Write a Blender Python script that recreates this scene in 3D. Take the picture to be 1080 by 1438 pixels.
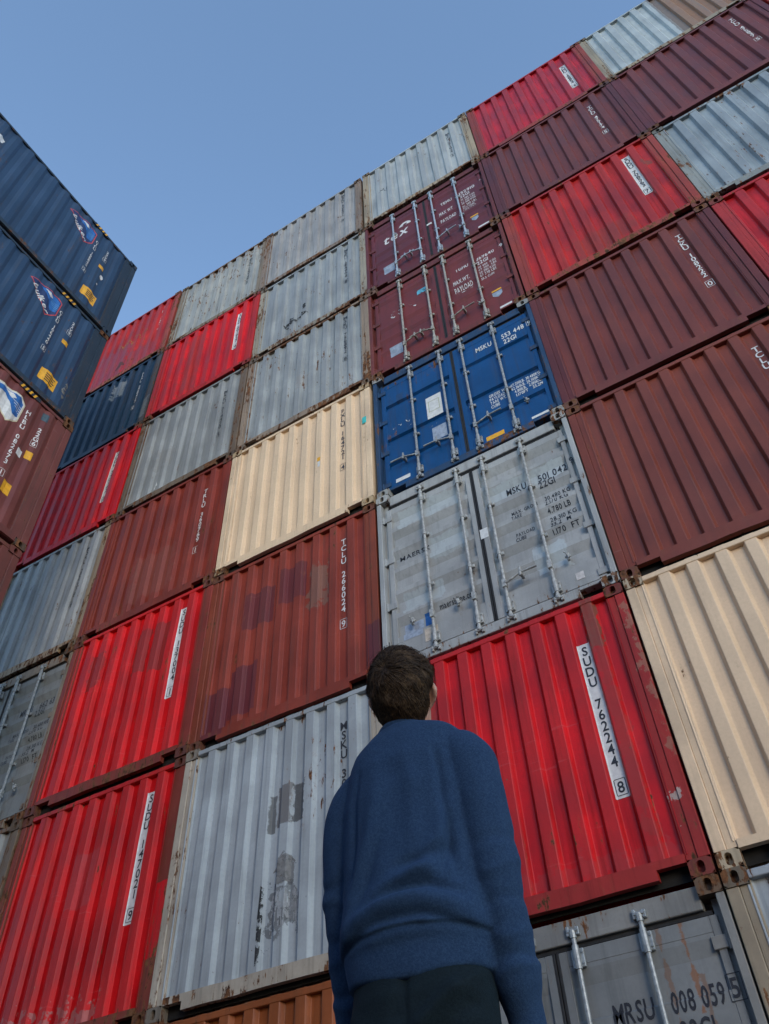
import bpy, bmesh, math, random
import numpy as np
from mathutils import Vector, Matrix, noise as mnoise

for o in list(bpy.data.objects):
    bpy.data.objects.remove(o)
SC = bpy.context.scene
COL = SC.collection
R = math.radians

# ---------------------------------------------------------------- camera
cam_d = bpy.data.cameras.new('camera')
cam = bpy.data.objects.new('camera', cam_d)
COL.objects.link(cam)
SC.camera = cam
cam_d.sensor_fit = 'VERTICAL'
cam_d.sensor_height = 36.0
cam_d.lens = 36.0 * 1179.3 / 1438.0
cam_d.clip_start = 0.05
cam_d.clip_end = 6000
YAW, PITCH, ROLL = -0.50327, 0.833296, -0.053364
fw = Vector((math.sin(YAW) * math.cos(PITCH), math.cos(YAW) * math.cos(PITCH), math.sin(PITCH)))
rt = Vector((math.cos(YAW), -math.sin(YAW), 0))
up = rt.cross(fw)
r2 = math.cos(ROLL) * rt + math.sin(ROLL) * up
u2 = -math.sin(ROLL) * rt + math.cos(ROLL) * up
M = Matrix((r2, u2, -fw)).transposed().to_4x4()
M.translation = Vector((3.31747, -5.82231, 0.1864))
cam.matrix_world = M

# ---------------------------------------------------------------- light
SUN_EL, SUN_AZ = R(10), R(136)      # azimuth clockwise from +Y: ahead-right of the wall, behind the camera
SKY_STRENGTH, SUN_STRENGTH, EXPOSURE = 0.15, 0.5, 1.78
w = bpy.data.worlds.new('World')
SC.world = w
w.use_nodes = True
nt = w.node_tree
nt.nodes.clear()
sky = nt.nodes.new('ShaderNodeTexSky')
sky.sky_type = 'NISHITA'
sky.sun_disc = False
sky.sun_elevation = SUN_EL
sky.sun_rotation = SUN_AZ
sky.air_density = 0.75
sky.dust_density = 0.0
sky.ozone_density = 1.2
bg = nt.nodes.new('ShaderNodeBackground')
bg.inputs[1].default_value = SKY_STRENGTH
wo = nt.nodes.new('ShaderNodeOutputWorld')
nt.links.new(sky.outputs[0], bg.inputs[0])
nt.links.new(bg.outputs[0], wo.inputs[0])
sun_d = bpy.data.lights.new('sun', 'SUN')
sun_d.energy = SUN_STRENGTH
sun_d.angle = R(24)
sun_d.color = (1.0, 0.82, 0.62)
sun = bpy.data.objects.new('sun', sun_d)
COL.objects.link(sun)
sdir = Vector((math.sin(SUN_AZ) * math.cos(SUN_EL), math.cos(SUN_AZ) * math.cos(SUN_EL), math.sin(SUN_EL)))
sun.rotation_euler = (-sdir).to_track_quat('-Z', 'Y').to_euler()
sun.location = (20, -20, 30)
SC.view_settings.view_transform = 'Standard'
SC.view_settings.look = 'None'
SC.view_settings.gamma = 1
SC.view_settings.exposure = EXPOSURE
SC.view_settings.use_curve_mapping = False
SC.render.engine = 'CYCLES'
SC.cycles.max_bounces = 6

# ---------------------------------------------------------------- materials
class NT:
    def __init__(s, name):
        s.m = bpy.data.materials.new(name)
        s.m.use_nodes = True
        s.t = s.m.node_tree
        s.t.nodes.clear()
        s.out = s.t.nodes.new('ShaderNodeOutputMaterial')
        s.p = s.t.nodes.new('ShaderNodeBsdfPrincipled')
        s.t.links.new(s.p.outputs[0], s.out.inputs[0])
    def n(s, typ, **kw):
        nd = s.t.nodes.new(typ)
        for k, v in kw.items():
            setattr(nd, k, v)
        return nd
    def link(s, a, b):
        s.t.links.new(a, b)
    def setin(s, sock, v):
        if hasattr(v, 'is_linked') or isinstance(v, bpy.types.NodeSocket):
            s.t.links.new(v, sock)
        else:
            sock.default_value = v
    def math(s, op, a, b=0.0, c=0.0, clamp=False):
        nd = s.n('ShaderNodeMath', operation=op)
        nd.use_clamp = clamp
        s.setin(nd.inputs[0], a); s.setin(nd.inputs[1], b); s.setin(nd.inputs[2], c)
        return nd.outputs[0]
    def noise(s, vec, scale, detail=4, rough=.55, stretch=None, dist=0.0):
        if stretch:
            mp = s.n('ShaderNodeMapping')
            mp.inputs['Scale'].default_value = stretch
            s.link(vec, mp.inputs[0])
            vec = mp.outputs[0]
        nd = s.n('ShaderNodeTexNoise')
        nd.inputs['Scale'].default_value = scale
        nd.inputs['Detail'].default_value = detail
        nd.inputs['Roughness'].default_value = rough
        nd.inputs['Distortion'].default_value = dist
        s.link(vec, nd.inputs['Vector'])
        return nd.outputs[0]
    def ramp(s, v, a, b, lo=0.0, hi=1.0):
        nd = s.n('ShaderNodeMapRange', interpolation_type='SMOOTHSTEP')
        s.setin(nd.inputs[0], v)
        nd.inputs[1].default_value = a; nd.inputs[2].default_value = b
        nd.inputs[3].default_value = lo; nd.inputs[4].default_value = hi
        return nd.outputs[0]
    def mix(s, f, a, b, mode='MIX'):
        nd = s.n('ShaderNodeMix', data_type='RGBA', blend_type=mode)
        s.setin(nd.inputs[0], f)
        for sock, v in ((nd.inputs[6], a), (nd.inputs[7], b)):
            if isinstance(v, tuple):
                sock.default_value = (*v[:3], 1)
            else:
                s.link(v, sock)
        return nd.outputs[2]
    def bump(s, h, strength, dist):
        b = s.n('ShaderNodeBump')
        b.inputs['Strength'].default_value = strength
        b.inputs['Distance'].default_value = dist
        s.link(h, b.inputs['Height'])
        return b.outputs[0]

def sc(c, k):
    return tuple(min(1, x * k) for x in c)

def paint(name, col, seed=0, rust=.2, dirt=.3, patches=(), rough=.42, chips=.3, tv=1.0, crest=0.0):
    """weathered steel paint: tone drift, vertical grime, rust blooms with runs, chips; local x,z patches"""
    s = NT(name)
    tc = s.n('ShaderNodeTexCoord')
    raw = tc.outputs['Object']
    ad = s.n('ShaderNodeVectorMath', operation='ADD')
    ad.inputs[1].default_value = (seed * 7.31, seed * 3.17, seed * 5.77)
    s.link(raw, ad.inputs[0])
    v = ad.outputs[0]
    sx = s.n('ShaderNodeSeparateXYZ'); s.link(raw, sx.inputs[0])
    X, Z = sx.outputs[0], sx.outputs[2]
    tone = s.noise(v, 1.6, 5)
    c = s.mix(s.ramp(tone, .3, .7), sc(col, 1 - .20 * tv), sc(col, 1 + .12 * tv))
    # faded chalky areas
    fade = s.ramp(s.noise(v, .9, 6, .6, (1, 1, .5)), .52, .75, 0, .22)
    lum = sum(col) / 3
    c = s.mix(fade, c, tuple(min(1, x * .9 + .10 * (lum + .25)) for x in col))
    rag = s.noise(v, 9, 5, .65)
    for (x0, x1, z0, z1, pc, st, ra) in patches:
        dx = s.math('SUBTRACT', s.math('ABSOLUTE', s.math('SUBTRACT', X, (x0 + x1) / 2)), (x1 - x0) / 2)
        dz = s.math('SUBTRACT', s.math('ABSOLUTE', s.math('SUBTRACT', Z, (z0 + z1) / 2)), (z1 - z0) / 2)
        d = s.math('ADD', s.math('MAXIMUM', dx, dz), s.math('MULTIPLY', s.math('SUBTRACT', rag, .5), ra))
        if ra > .35:
            m = s.ramp(d, .012, -.012, 0, st)
        else:
            m = s.ramp(d, .006, -.006, 0, st)
        c = s.mix(m, c, pc)
    # vertical grime runs
    run = s.noise(v, 1.0, 6, .6, (16, 16, .7))
    gr = s.ramp(run, .48, .72, 0, dirt)
    c = s.mix(gr, c, sc(col, .35) if lum > .12 else (.05, .04, .035))
    if crest:
        yv = s.math('ADD', sx.outputs[1], s.math('MULTIPLY', s.math('SUBTRACT', tone, .5), .03))
        c = s.mix(s.ramp(yv, .026, .010, 0, crest), c, tuple(.62 * x + .38 * y for x, y in zip(sc(col, .62), (.16, .09, .075))))
    # fine surface mottling
    mott = s.noise(v, 38, 4, .7)
    c = s.mix(s.ramp(mott, .35, .7, .0, .16), c, sc(col, .55))
    # horizontal scuffs
    scf = s.noise(v, 1.0, 3, .5, (2.2, 2.2, 46))
    scm = s.math('MULTIPLY', s.ramp(scf, .66, .70, 0, .35 * chips + .05), s.ramp(tone, .48, .6))
    c = s.mix(scm, c, tuple(min(1, x * .8 + .10) for x in col))
    # chips
    ch = s.noise(v, 26, 3, .6)
    ch2 = s.noise(v, 3.1, 3, .5)
    cm = s.math('MULTIPLY', s.ramp(ch, .70, .72), s.ramp(ch2, .58 - .12 * chips, .72 - .12 * chips, 0, .9))
    c = s.mix(cm, c, (.16, .085, .05))
    # rust
    r1 = s.noise(v, 1.0, 9, .68, (15, 15, 6))
    r2_ = s.noise(v, 1.0, 6, .62, (20, 20, 1.3))
    r3 = s.noise(v, 1.15, 3, .5)
    rr = s.math('ADD', s.math('MULTIPLY', r1, .62), s.math('MULTIPLY', r2_, .38))
    rr = s.math('ADD', rr, s.math('MULTIPLY', s.math('SUBTRACT', r3, .5), .35))
    edge = s.math('ADD', s.ramp(Z, .32, .05, 0, .06), s.ramp(Z, 2.40, 2.56, 0, .05))
    rr = s.math('ADD', rr, edge)
    th = .665 - .27 * rust
    rm = s.ramp(rr, th, th + .03)
    halo = s.ramp(rr, th - .06, th + .02, 0, .38)
    fine = s.noise(v, 17, 5, .7)
    rc = s.mix(s.ramp(fine, .35, .68), (.052, .023, .013), (.20, .085, .036))
    c = s.mix(halo, c, tuple(x * .55 + y for x, y in zip(col, (.075, .042, .02))))
    c = s.mix(rm, c, rc)
    s.link(c, s.p.inputs['Base Color'])
    ro = s.math('ADD', s.math('MULTIPLY', rm, .4), s.ramp(tone, .3, .7, rough - .05, rough + .12), clamp=True)
    ro = s.math('ADD', ro, s.math('MULTIPLY', gr, .3), clamp=True)
    s.link(ro, s.p.inputs['Roughness'])
    s.p.inputs['Specular IOR Level'].default_value = .24
    h = s.math('ADD', s.math('MULTIPLY', s.noise(v, 4, 3), .8), s.math('MULTIPLY', mott, .08))
    h = s.math('ADD', h, s.math('MULTIPLY', s.math('MULTIPLY', rm, fine), .15))
    s.link(s.bump(h, .35, .012), s.p.inputs['Normal'])
    return s.m

def simple(name, col, rough=.6, metal=0.0, var=.25, scale=20, bump=.15, worn=0.0, stretch=None, spec=.4):
    s = NT(name)
    tc = s.n('ShaderNodeTexCoord')
    v = tc.outputs['Object']
    nz = s.noise(v, scale, 5, .6, stretch)
    c = s.mix(s.ramp(nz, .3, .7), sc(col, 1 - var), sc(col, 1 + var * .6))
    s.link(c, s.p.inputs['Base Color'])
    s.p.inputs['Roughness'].default_value = rough
    s.p.inputs['Metallic'].default_value = metal
    s.p.inputs['Specular IOR Level'].default_value = spec
    if bump:
        s.link(s.bump(nz, bump, .01), s.p.inputs['Normal'])
    if worn:
        tr = s.n('ShaderNodeBsdfTransparent')
        mx = s.n('ShaderNodeMixShader')
        k = s.noise(v, 14, 6, .7)
        s.link(s.ramp(k, .60 - .3 * worn, .66 - .3 * worn), mx.inputs[0])
        s.link(s.p.outputs[0], mx.inputs[1]); s.link(tr.outputs[0], mx.inputs[2])
        s.link(mx.outputs[0], s.out.inputs[0])
    return s.m

WHITE = simple('white_letter_paint', (.62, .60, .585), .55, var=.14)
BLACK = simple('black_letter_paint', (.022, .022, .028), .5, var=.3)
WORNB = simple('worn_black_letter_paint', (.03, .033, .04), .55, var=.3, worn=.30)
WORNW = simple('worn_white_letter_paint', (.66, .66, .64), .6, var=.15, worn=.62)
STRIP = simple('white_vinyl', (.60, .59, .575), .5, var=.14)
YELLOW = simple('yellow_vinyl', (.70, .34, .015), .5, var=.15)
TEAL = simple('teal_tape', (.05, .45, .42), .5, var=.15)
GREYP = simple('dull_plate', (.33, .36, .42), .4, metal=.2, var=.25)
PINK = simple('torn_label', (.62, .42, .40), .8, var=.35, worn=.35)
RUBBER = simple('door_rubber', (.018, .018, .02), .75, var=.3)
DARK = simple('gap_shade_black', (.012, .011, .010), .9, var=.2)  # near-black colour standing in for shade inside the gaps
GALV = simple('galvanised_steel', (.30, .315, .32), .5, metal=.45, var=.3, scale=30)
CAST = paint('rusty_casting', (.060, .043, .034), 91, .42, .5, rough=.7)
BLUEV = simple('blue_vinyl', (.02, .12, .36), .45, var=.2)
REDV = simple('red_vinyl', (.55, .06, .05), .45, var=.15)
NAVYV = simple('navy_vinyl', (.015, .03, .10), .45, var=.15)
SOOT = simple('soot_spray', (.03, .03, .032), .85, var=.4, worn=.35, scale=12)
CREAMV = simple('cream_backing', (.60, .52, .36), .7, var=.2)

# ---------------------------------------------------------------- mesh helpers
def link(name, me, mat, parent=None, smooth=False):
    o = bpy.data.objects.new(name, me)
    COL.objects.link(o)
    if mat is not None and not me.materials:
        me.materials.append(mat)
    if parent is not None:
        o.parent = parent
    if smooth:
        me.polygons.foreach_set('use_smooth', [True] * len(me.polygons))
    return o

class MB:
    """collects boxes, tubes and plates into one mesh"""
    def __init__(s):
        s.v = []; s.f = []
    def add(s, v, f):
        b = len(s.v)
        s.v += [tuple(q) for q in v]
        s.f += [tuple(i + b for i in q) for q in f]
    def box(s, x0, x1, y0, y1, z0, z1, bev=.004):
        bm = bmesh.new()
        vs = [bm.verts.new((x, y, z)) for x in (x0, x1) for y in (y0, y1) for z in (z0, z1)]
        for q in ((0, 1, 3, 2), (4, 6, 7, 5), (0, 4, 5, 1), (2, 3, 7, 6), (0, 2, 6, 4), (1, 5, 7, 3)):
            bm.faces.new([vs[i] for i in q])
        if bev:
            bmesh.ops.bevel(bm, geom=list(bm.edges), offset=bev, segments=1, affect='EDGES')
        bmesh.ops.recalc_face_normals(bm, faces=bm.faces)
        bm.verts.index_update()
        s.add([q.co for q in bm.verts], [[q.index for q in f.verts] for f in bm.faces])
        bm.free()
    def tube(s, pts, rad, n=10, cap=True):
        pts = [Vector(p) for p in pts]
        if not isinstance(rad, (list, tuple)):
            rad = [rad] * len(pts)
        v = []; f = []
        for i, p in enumerate(pts):
            t = (pts[min(i + 1, len(pts) - 1)] - pts[max(i - 1, 0)]).normalized()
            a = t.orthogonal().normalized() if abs(t.z) < .9 else Vector((1, 0, 0))
            a = (a - t * a.dot(t)).normalized()
            b = t.cross(a)
            for k in range(n):
                an = 2 * math.pi * k / n
                v.append(p + rad[i] * (math.cos(an) * a + math.sin(an) * b))
        for i in range(len(pts) - 1):
            for k in range(n):
                k2 = (k + 1) % n
                f.append((i * n + k, i * n + k2, (i + 1) * n + k2, (i + 1) * n + k))
        if cap:
            f.append(tuple(range(n))[::-1]); f.append(tuple(range((len(pts) - 1) * n, len(pts) * n)))
        s.add(v, f)
    def build(s, name, mat, parent=None, smooth=False):
        me = bpy.data.meshes.new(name)
        me.from_pydata(s.v, [], s.f)
        me.update()
        return link(name, me, mat, parent, smooth)

def casting(mb, x0, z0, y0=-.006, wid=.162, hei=.118, dep=.178):
    """corner casting block with an oval hole in its outer face"""
    n = 16
    cx, cz = x0 + wid / 2, z0 + hei / 2
    ho, hi_ = [], []
    for k in range(n):
        a = 2 * math.pi * (k + .5) / n
        ca, sa = math.cos(a), math.sin(a)
        m = max(abs(ca), abs(sa))
        ho.append((cx + ca / m * wid / 2, cz + sa / m * hei / 2))
        hx, hz = .0265 * ca, .0265 * sa + (.016 if sa > 0 else -.016)
        hi_.append((cx + hx, cz + hz))
    v = [(x, y0, z) for x, z in ho] + [(x, y0, z) for x, z in hi_] + [(x, y0 + .05, z) for x, z in hi_]
    f = []
    for k in range(n):
        k2 = (k + 1) % n
        f.append((k, k2, n + k2, n + k))
        f.append((n + k, n + k2, 2 * n + k2, 2 * n + k))
    f.append(tuple(range(2 * n, 3 * n)))
    mb.add(v, f)
    mb.box(x0, x0 + wid, y0 + .0005, y0 + .01, z0, z0 + .004, 0)
    # outer shell without its front
    x1, z1, ya, yb = x0 + wid, z0 + hei, y0, y0 + dep
    q = [(x0, ya, z0), (x1, ya, z0), (x1, ya, z1), (x0, ya, z1), (x0, yb, z0), (x1, yb, z0), (x1, yb, z1), (x0, yb, z1)]
    mb.add(q, [(0, 4, 5, 1), (1, 5, 6, 2), (2, 6, 7, 3), (3, 7, 4, 0), (4, 7, 6, 5)])

# ---- lettering: every glyph is taken once from the built-in font
GL = {}
def load_glyphs(chars):
    obs = []
    for ch in chars:
        cu = bpy.data.curves.new('glyph', 'FONT')
        cu.body = ch; cu.size = 1.0; cu.resolution_u = 3; cu.offset = .017; cu.fill_mode = 'FRONT'
        o = bpy.data.objects.new('glyph', cu); COL.objects.link(o); obs.append((ch, o))
    dg = bpy.context.evaluated_depsgraph_get()
    dg.update()
    for ch, o in obs:
        me = bpy.data.meshes.new_from_object(o.evaluated_get(dg))
        v = np.array([q.co[:2] for q in me.vertices]) if len(me.vertices) else np.zeros((0, 2))
        f = [tuple(p.vertices) for p in me.polygons]
        GL[ch] = (v, f)
        bpy.data.meshes.remove(me)
        cu = o.data
        bpy.data.objects.remove(o); bpy.data.curves.remove(cu)
load_glyphs("ABCDEFGHIJKLMNOPQRSTUVWXYZ0123456789.'texbulkrmasnif/co-'")

def flat_text(s, cap, xs=.8, gap=.10, shear=0.0):
    """2D verts/faces of a line of text; baseline at 0, starts at x=0"""
    k = cap / .70
    if xs < 0:
        xs = -xs / flat_text(s, cap, 1.0, gap)[2]
    V = []; F = []; x = 0
    for ch in s:
        if ch == ' ':
            x += .36 * k * xs; continue
        v, f = GL[ch]
        b = len(V)
        lo = v[:, 0].min(); hi = v[:, 0].max()
        for a, c in v:
            V.append((x + (a - lo) * k * xs + shear * c * k, c * k))
        F += [tuple(i + b for i in q) for q in f]
        x += (hi - lo + gap) * k * xs
    return V, F, x

def vert_text(s, xc, z0, z1, cap, xs=.8):
    """characters stacked from z0 (top of first) down to z1 (foot of last)"""
    V = []; F = []
    n = len(s)
    pitch = (z0 - z1 - cap) / (n - 1)
    k = cap / .70
    box = None
    for i, ch in enumerate(s):
        zb = z0 - cap - pitch * i
        if ch == ' ':
            continue
        v, f = GL[ch]
        lo, hi = v[:, 0].min(), v[:, 0].max()
        b = len(V)
        for a, c in v:
            V.append((xc + (a - (lo + hi) / 2) * k * xs, zb + c * k))
        F += [tuple(j + b for j in q) for q in f]
        box = (xc - .040, xc + .040, zb - .018, zb + cap + .018)
    # frame round the check digit
    x0, x1, a, b_ = box
    t = .006
    for (p, q, r, s_) in ((x0, x1, a - t, a), (x0, x1, b_, b_ + t), (x0 - t, x0, a, b_), (x1, x1 + t, a, b_)):
        j = len(V)
        V += [(p, r), (q, r), (q, s_), (p, s_)]; F.append((j, j + 1, j + 2, j + 3))
    return V, F

def decal(name, V, F, mat, parent, surf, lift=.0025, cutx=(), cutz=None, smooth=False):
    """flat lettering/vinyl laid on a surface: surf(x,z)->y, cut where the surface bends"""
    bm = bmesh.new()
    vs = [bm.verts.new((x, 0, z)) for x, z in V]
    for q in F:
        try:
            bm.faces.new([vs[i] for i in q])
        except ValueError:
            pass
    xs = [v[0] for v in V]; zs = [v[1] for v in V]
    for cx in cutx:
        if min(xs) < cx < max(xs):
            bmesh.ops.bisect_plane(bm, geom=bm.verts[:] + bm.edges[:] + bm.faces[:], plane_co=(cx, 0, 0), plane_no=(1, 0, 0))
    if cutz:
        z = min(zs) + cutz
        while z < max(zs):
            bmesh.ops.bisect_plane(bm, geom=bm.verts[:] + bm.edges[:] + bm.faces[:], plane_co=(0, 0, z), plane_no=(0, 0, 1))
            z += cutz
    for v in bm.verts:
        v.co.y = surf(v.co.x, v.co.z) - lift
    for f in bm.faces:
        f.normal_update()
        if f.normal.y > 0:
            f.normal_flip()
    me = bpy.data.meshes.new(name)
    bm.to_mesh(me); bm.free()
    return link(name, me, mat, parent, smooth)

def rect(x0, x1, z0, z1):
    return [(x0, z0), (x1, z0), (x1, z1), (x0, z1)], [(0, 1, 2, 3)]
def poly(pts):
    return list(pts), [tuple(range(len(pts)))]

# ---- corrugated sheet
def profile(x0, x1, xc, pitch, inner, slope, depth, y0):
    """polyline (x,y) of a corrugated sheet with rounded bends; recess centred on xc + k*pitch"""
    outer = pitch - inner - 2 * slope
    P = []
    k0 = int(math.floor((x0 - xc) / pitch)) - 1
    k1 = int(math.ceil((x1 - xc) / pitch)) + 1
    for k in range(k0, k1 + 1):
        c = xc + k * pitch
        P += [(c - inner / 2 - slope, y0), (c - inner / 2, y0 + depth), (c + inner / 2, y0 + depth), (c + inner / 2 + slope, y0)]
    # clip
    def yat(x):
        for (a, ya), (b, yb) in zip(P, P[1:]):
            if a <= x <= b:
                return ya + (yb - ya) * (x - a) / (b - a)
        return y0
    Q = [(x0, yat(x0))] + [p for p in P if x0 + .004 < p[0] < x1 - .004] + [(x1, yat(x1))]
    # round the bends
    rad = .007
    O = [Q[0]]
    for a, b, c in zip(Q, Q[1:], Q[2:]):
        a_, b_, c_ = Vector(a), Vector(b), Vector(c)
        r1 = min(rad, (b_ - a_).length * .4); r2 = min(rad, (c_ - b_).length * .4)
        p = b_ + (a_ - b_).normalized() * r1
        q = b_ + (c_ - b_).normalized() * r2
        for t in (0, .33, .67, 1):
            O.append(tuple((1 - t) ** 2 * p + 2 * t * (1 - t) * b_ + t * t * q))
    O.append(Q[-1])
    return O

def dent(x, z, seed, amp):
    if not amp:
        return 0.0
    a = mnoise.noise(Vector((x * 1.1 + seed * 3.7, z * .9, seed * 1.9)))
    b = mnoise.noise(Vector((x * 3.1 + seed, z * 2.3 + 9, seed * 2.3)))
    return amp * (a * 1.4 + b * .8)

def corr_sheet(name, prof, z0, z1, seed, amp, mat, parent, nz=18, edge=None):
    V = []; F = []
    n = len(prof)
    zs = [z0 + (z1 - z0) * i / nz for i in range(nz + 1)]
    for i, z in enumerate(zs):
        fade = min(1, min(i, nz - i) / 3)
        for x, y in prof:
            fx = min(1, min(x - prof[0][0], prof[-1][0] - x) / .15)
            V.append((x, y + dent(x, z, seed, amp) * fade * max(0, fx), z))
    for i in range(nz):
        for k in range(n - 1):
            F.append((i * n + k, i * n + k + 1, (i + 1) * n + k + 1, (i + 1) * n + k))
    me = bpy.data.meshes.new(name)
    me.from_pydata(V, [], F)
    me.update()
    o = link(name, me, mat, parent, True)
    md = o.modifiers.new('weighted', 'WEIGHTED_NORMAL')
    md.weight = 100
    px = [p[0] for p in prof]; py = [p[1] for p in prof]
    def surf(x, z):
        t = (z - z0) / (z1 - z0) * nz
        fade = max(0, min(1, min(t, nz - t) / 3))
        fx = max(0, min(1, min(x - px[0], px[-1] - x) / .15))
        return float(np.interp(x, px, py)) + dent(x, z, seed, amp) * fade * fx
    return o, surf, px

# ---------------------------------------------------------------- ground
def ground():
    s = NT('worn_concrete')
    tc = s.n('ShaderNodeTexCoord')
    v = tc.outputs['Object']
    a = s.noise(v, .35, 6, .6); b = s.noise(v, 14, 6, .7)
    c = s.mix(s.ramp(a, .3, .7), (.060, .058, .055), (.10, .097, .092))
    c = s.mix(s.ramp(b, .4, .75, 0, .35), c, (.07, .068, .064))
    s.link(c, s.p.inputs['Base Color'])
    s.p.inputs['Roughness'].default_value = .85
    s.link(s.bump(b, .3, .02), s.p.inputs['Normal'])
    mb = MB()
    L = 3000
    mb.add([(-L, -L, 0), (L, -L, 0), (L, L, 0), (-L, L, 0)], [(0, 1, 2, 3)])
    g = mb.build('ground', s.m)
    g['kind'] = 'structure'
    g.location.z = -.02
ground()

# ---------------------------------------------------------------- containers
W, H, LEN = 2.438, 2.591, 6.058
XP = 2.45598
GW = 'shipping containers stacked in the tall wall'
GL_ = 'dark container stack on the left'

def empty(name, loc, rz, label, cat, group=None):
    o = bpy.data.objects.new(name, None)
    COL.objects.link(o)
    o.empty_display_size = .3
    o.location = loc; o.rotation_euler = (0, 0, rz)
    o['label'] = label; o['category'] = cat
    if group:
        o['group'] = group
    return o

def frame_parts(root, fm, seed, post_w=.125, step=True, castm=None, rear=False):
    cm = castm or CAST
    for x, s_ in ((0, 1), (W, -1)):
        mb = MB()
        a, b = sorted((x, x + s_ * post_w * .68))
        mb.box(a, b, 0, .16, .118, H - .118, .006)
        if step:
            a, b = sorted((x + s_ * post_w * .68, x + s_ * (post_w + .04)))
            mb.box(a, b, .012, .12, .118, H - .09, .005)
        mb.build('corner_post', fm, root)
    for x in (0, W - .162):
        for z in (0, H - .118):
            mb = MB(); casting(mb, x, z)
            mb.build('corner_casting', cm, root)

def shell(root, mat, y0=.075):
    mb = MB()
    mb.box(.012, W - .012, y0, LEN - .01, .15, H - .012, .01)
    for y in (.4, 2.6, 4.4):          # cross members under the floor
        mb.box(.05, W - .05, y, y + .12, .03, .15, .004)
    for x in (0, W - .162):
        for z in (0, H - .118):
            mb.box(x, x + .162, LEN - .178, LEN + .004, z, z + .118, .004)
    for x in (.012, W - .06):
        mb.box(x, x + .048, .16, LEN - .16, .04, .15, .004)
    mb.build('shell', mat, root)

def end_container(loc, sp, seed):
    """closed corrugated end facing -Y"""
    root = empty('shipping_container', loc, 0, sp['label'], 'container', GW)
    pm = paint('container_paint', sp['col'], seed, sp.get('rust', .15), sp.get('dirt', .55 if sp['col'][0] > .35 and sp['col'][1] < .1 else .4), sp.get('patches', ()), sp.get('rough', .42), sp.get('chips', .8 if sp['col'][0] > .35 and sp['col'][1] < .1 else .4), sp.get('tv', 1.5 if sp['col'][0] > .35 and sp['col'][1] < .1 else 1.1), sp.get('crest', .32 if sp['col'][0] > .35 and sp['col'][1] < .1 else (.0 if sp.get('tv') else .18)))
    fm = paint('frame_paint', sp.get('fcol', sp['col']), seed + .5, sp.get('frust', .35), sp.get('dirt', .35) + .1, sp.get('fpatches', ()), .5, .8)
    fc_ = sp.get('fcol', sp['col'])
    cm = paint('casting_paint', tuple(.45 * x + .55 * y for x, y in zip(fc_, (.055, .040, .032))), seed + .7, .36, .5, rough=.65)
    if sp.get('ccol'):
        cm = paint('casting_paint', sp['ccol'], seed + .7, .45, .5, rough=.6)
    frame_parts(root, fm, seed, castm=cm)
    mb = MB()
    rnd = random.Random(int(seed * 10))
    mb.box(.162, W - .162, .0, .062, H - .088, H - .034, .005)
    mb.build('top_rail', fm if sp.get('frust', .35) > .45 else pm, root)
    mb = MB()
    nl = .21
    # bottom rail with the two lifting notches beside the castings
    zt = .172
    v = [(.166, .112), (.166 + nl, .112), (.166 + nl, .044), (W - .166 - nl, .044), (W - .166 - nl, .112), (W - .166, .112), (W - .166, zt), (.166, zt)]
    P = [(x, .0, z) for x, z in v] + [(x, .055, z) for x, z in v]
    n = len(v)
    F = [(0, 1, 6, 7), (1, 2, 3, 4), (1, 4, 5, 6)]
    F = [(0, 1, 4, 5, 6, 7), (1, 2, 3, 4)]
    F += [(i, n + i, n + (i + 1) % n, (i + 1) % n) for i in range(n)]
    bm = bmesh.new()
    vs = [bm.verts.new(p) for p in P]
    for q in F:
        bm.faces.new([vs[i] for i in q])
    # break the long front so that it can sag and bend a little
    for i in range(1, 16):
        bmesh.ops.bisect_plane(bm, geom=bm.verts[:] + bm.edges[:] + bm.faces[:], plane_co=(.166 + (W - .332) * i / 16, 0, 0), plane_no=(1, 0, 0))
    for q in bm.verts:
        t = math.sin(math.pi * (q.co.x - .166) / (W - .332))
        q.co.z += t * .009 * mnoise.noise(Vector((q.co.x * 3.1, seed * 4.1, .3)))
        q.co.y += t * .012 * mnoise.noise(Vector((q.co.x * 2.3, seed * 2.1, 5)))
    bmesh.ops.recalc_face_normals(bm, faces=bm.faces)
    me = bpy.data.meshes.new('bottom_rail'); bm.to_mesh(me); bm.free()
    link('bottom_rail', me, fm if sp.get('frust', .35) > .3 or (sp['col'][0] > .35 and sp['col'][1] < .1) else pm, root)
    prof = profile(.14, W - .14, W / 2, .2485, .100, .026, .046, .006)
    o, surf, px = corr_sheet('end_panel', prof, .165, H - .03, seed, sp.get('dent', .0035 + .004 * rnd.random()), pm, root)
    mbk = MB(); mbk.box(.05, W - .05, .09, .10, .02, .17, 0)
    mbk.build('gap_shade_plate', DARK, root)  # black plate paints the shade seen under and beside the bottom rail
    shell(root, pm)
    num = sp.get('num')
    if num:
        z0, z1 = sp.get('numz', (2.26, .97))
        xc = 1.966
        par = o
        if sp.get('strip'):
            par = decal('number_strip', *rect(xc - .058, xc + .058, z1 - .045, z0 + .03), STRIP, o, surf, .0025, px, .12)
        V, F = vert_text(num, xc, z0, z1, .088, .88)
        decal('serial_number', V, F, sp.get('tm', BLACK if sp.get('strip') else WHITE), o if not sp.get('strip') else par, surf, .0045, px, .12)
    for (nm, V, F, mat) in sp.get('decals', ()):
        decal(nm, V, F, mat, o, surf, .003, px, .1)
    return root

def groove_profile(z0, z1, grooves, y0):
    """(z,y) polyline; grooves = (z of upper lip, height, slope, depth)"""
    P = [(z0, y0)]
    for (zt, h, st, sb, d) in sorted(grooves):
        P += [(zt - h, y0), (zt - h + sb, y0 + d), (zt - st, y0 + d), (zt, y0)]
    P.append((z1, y0))
    return P

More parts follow.
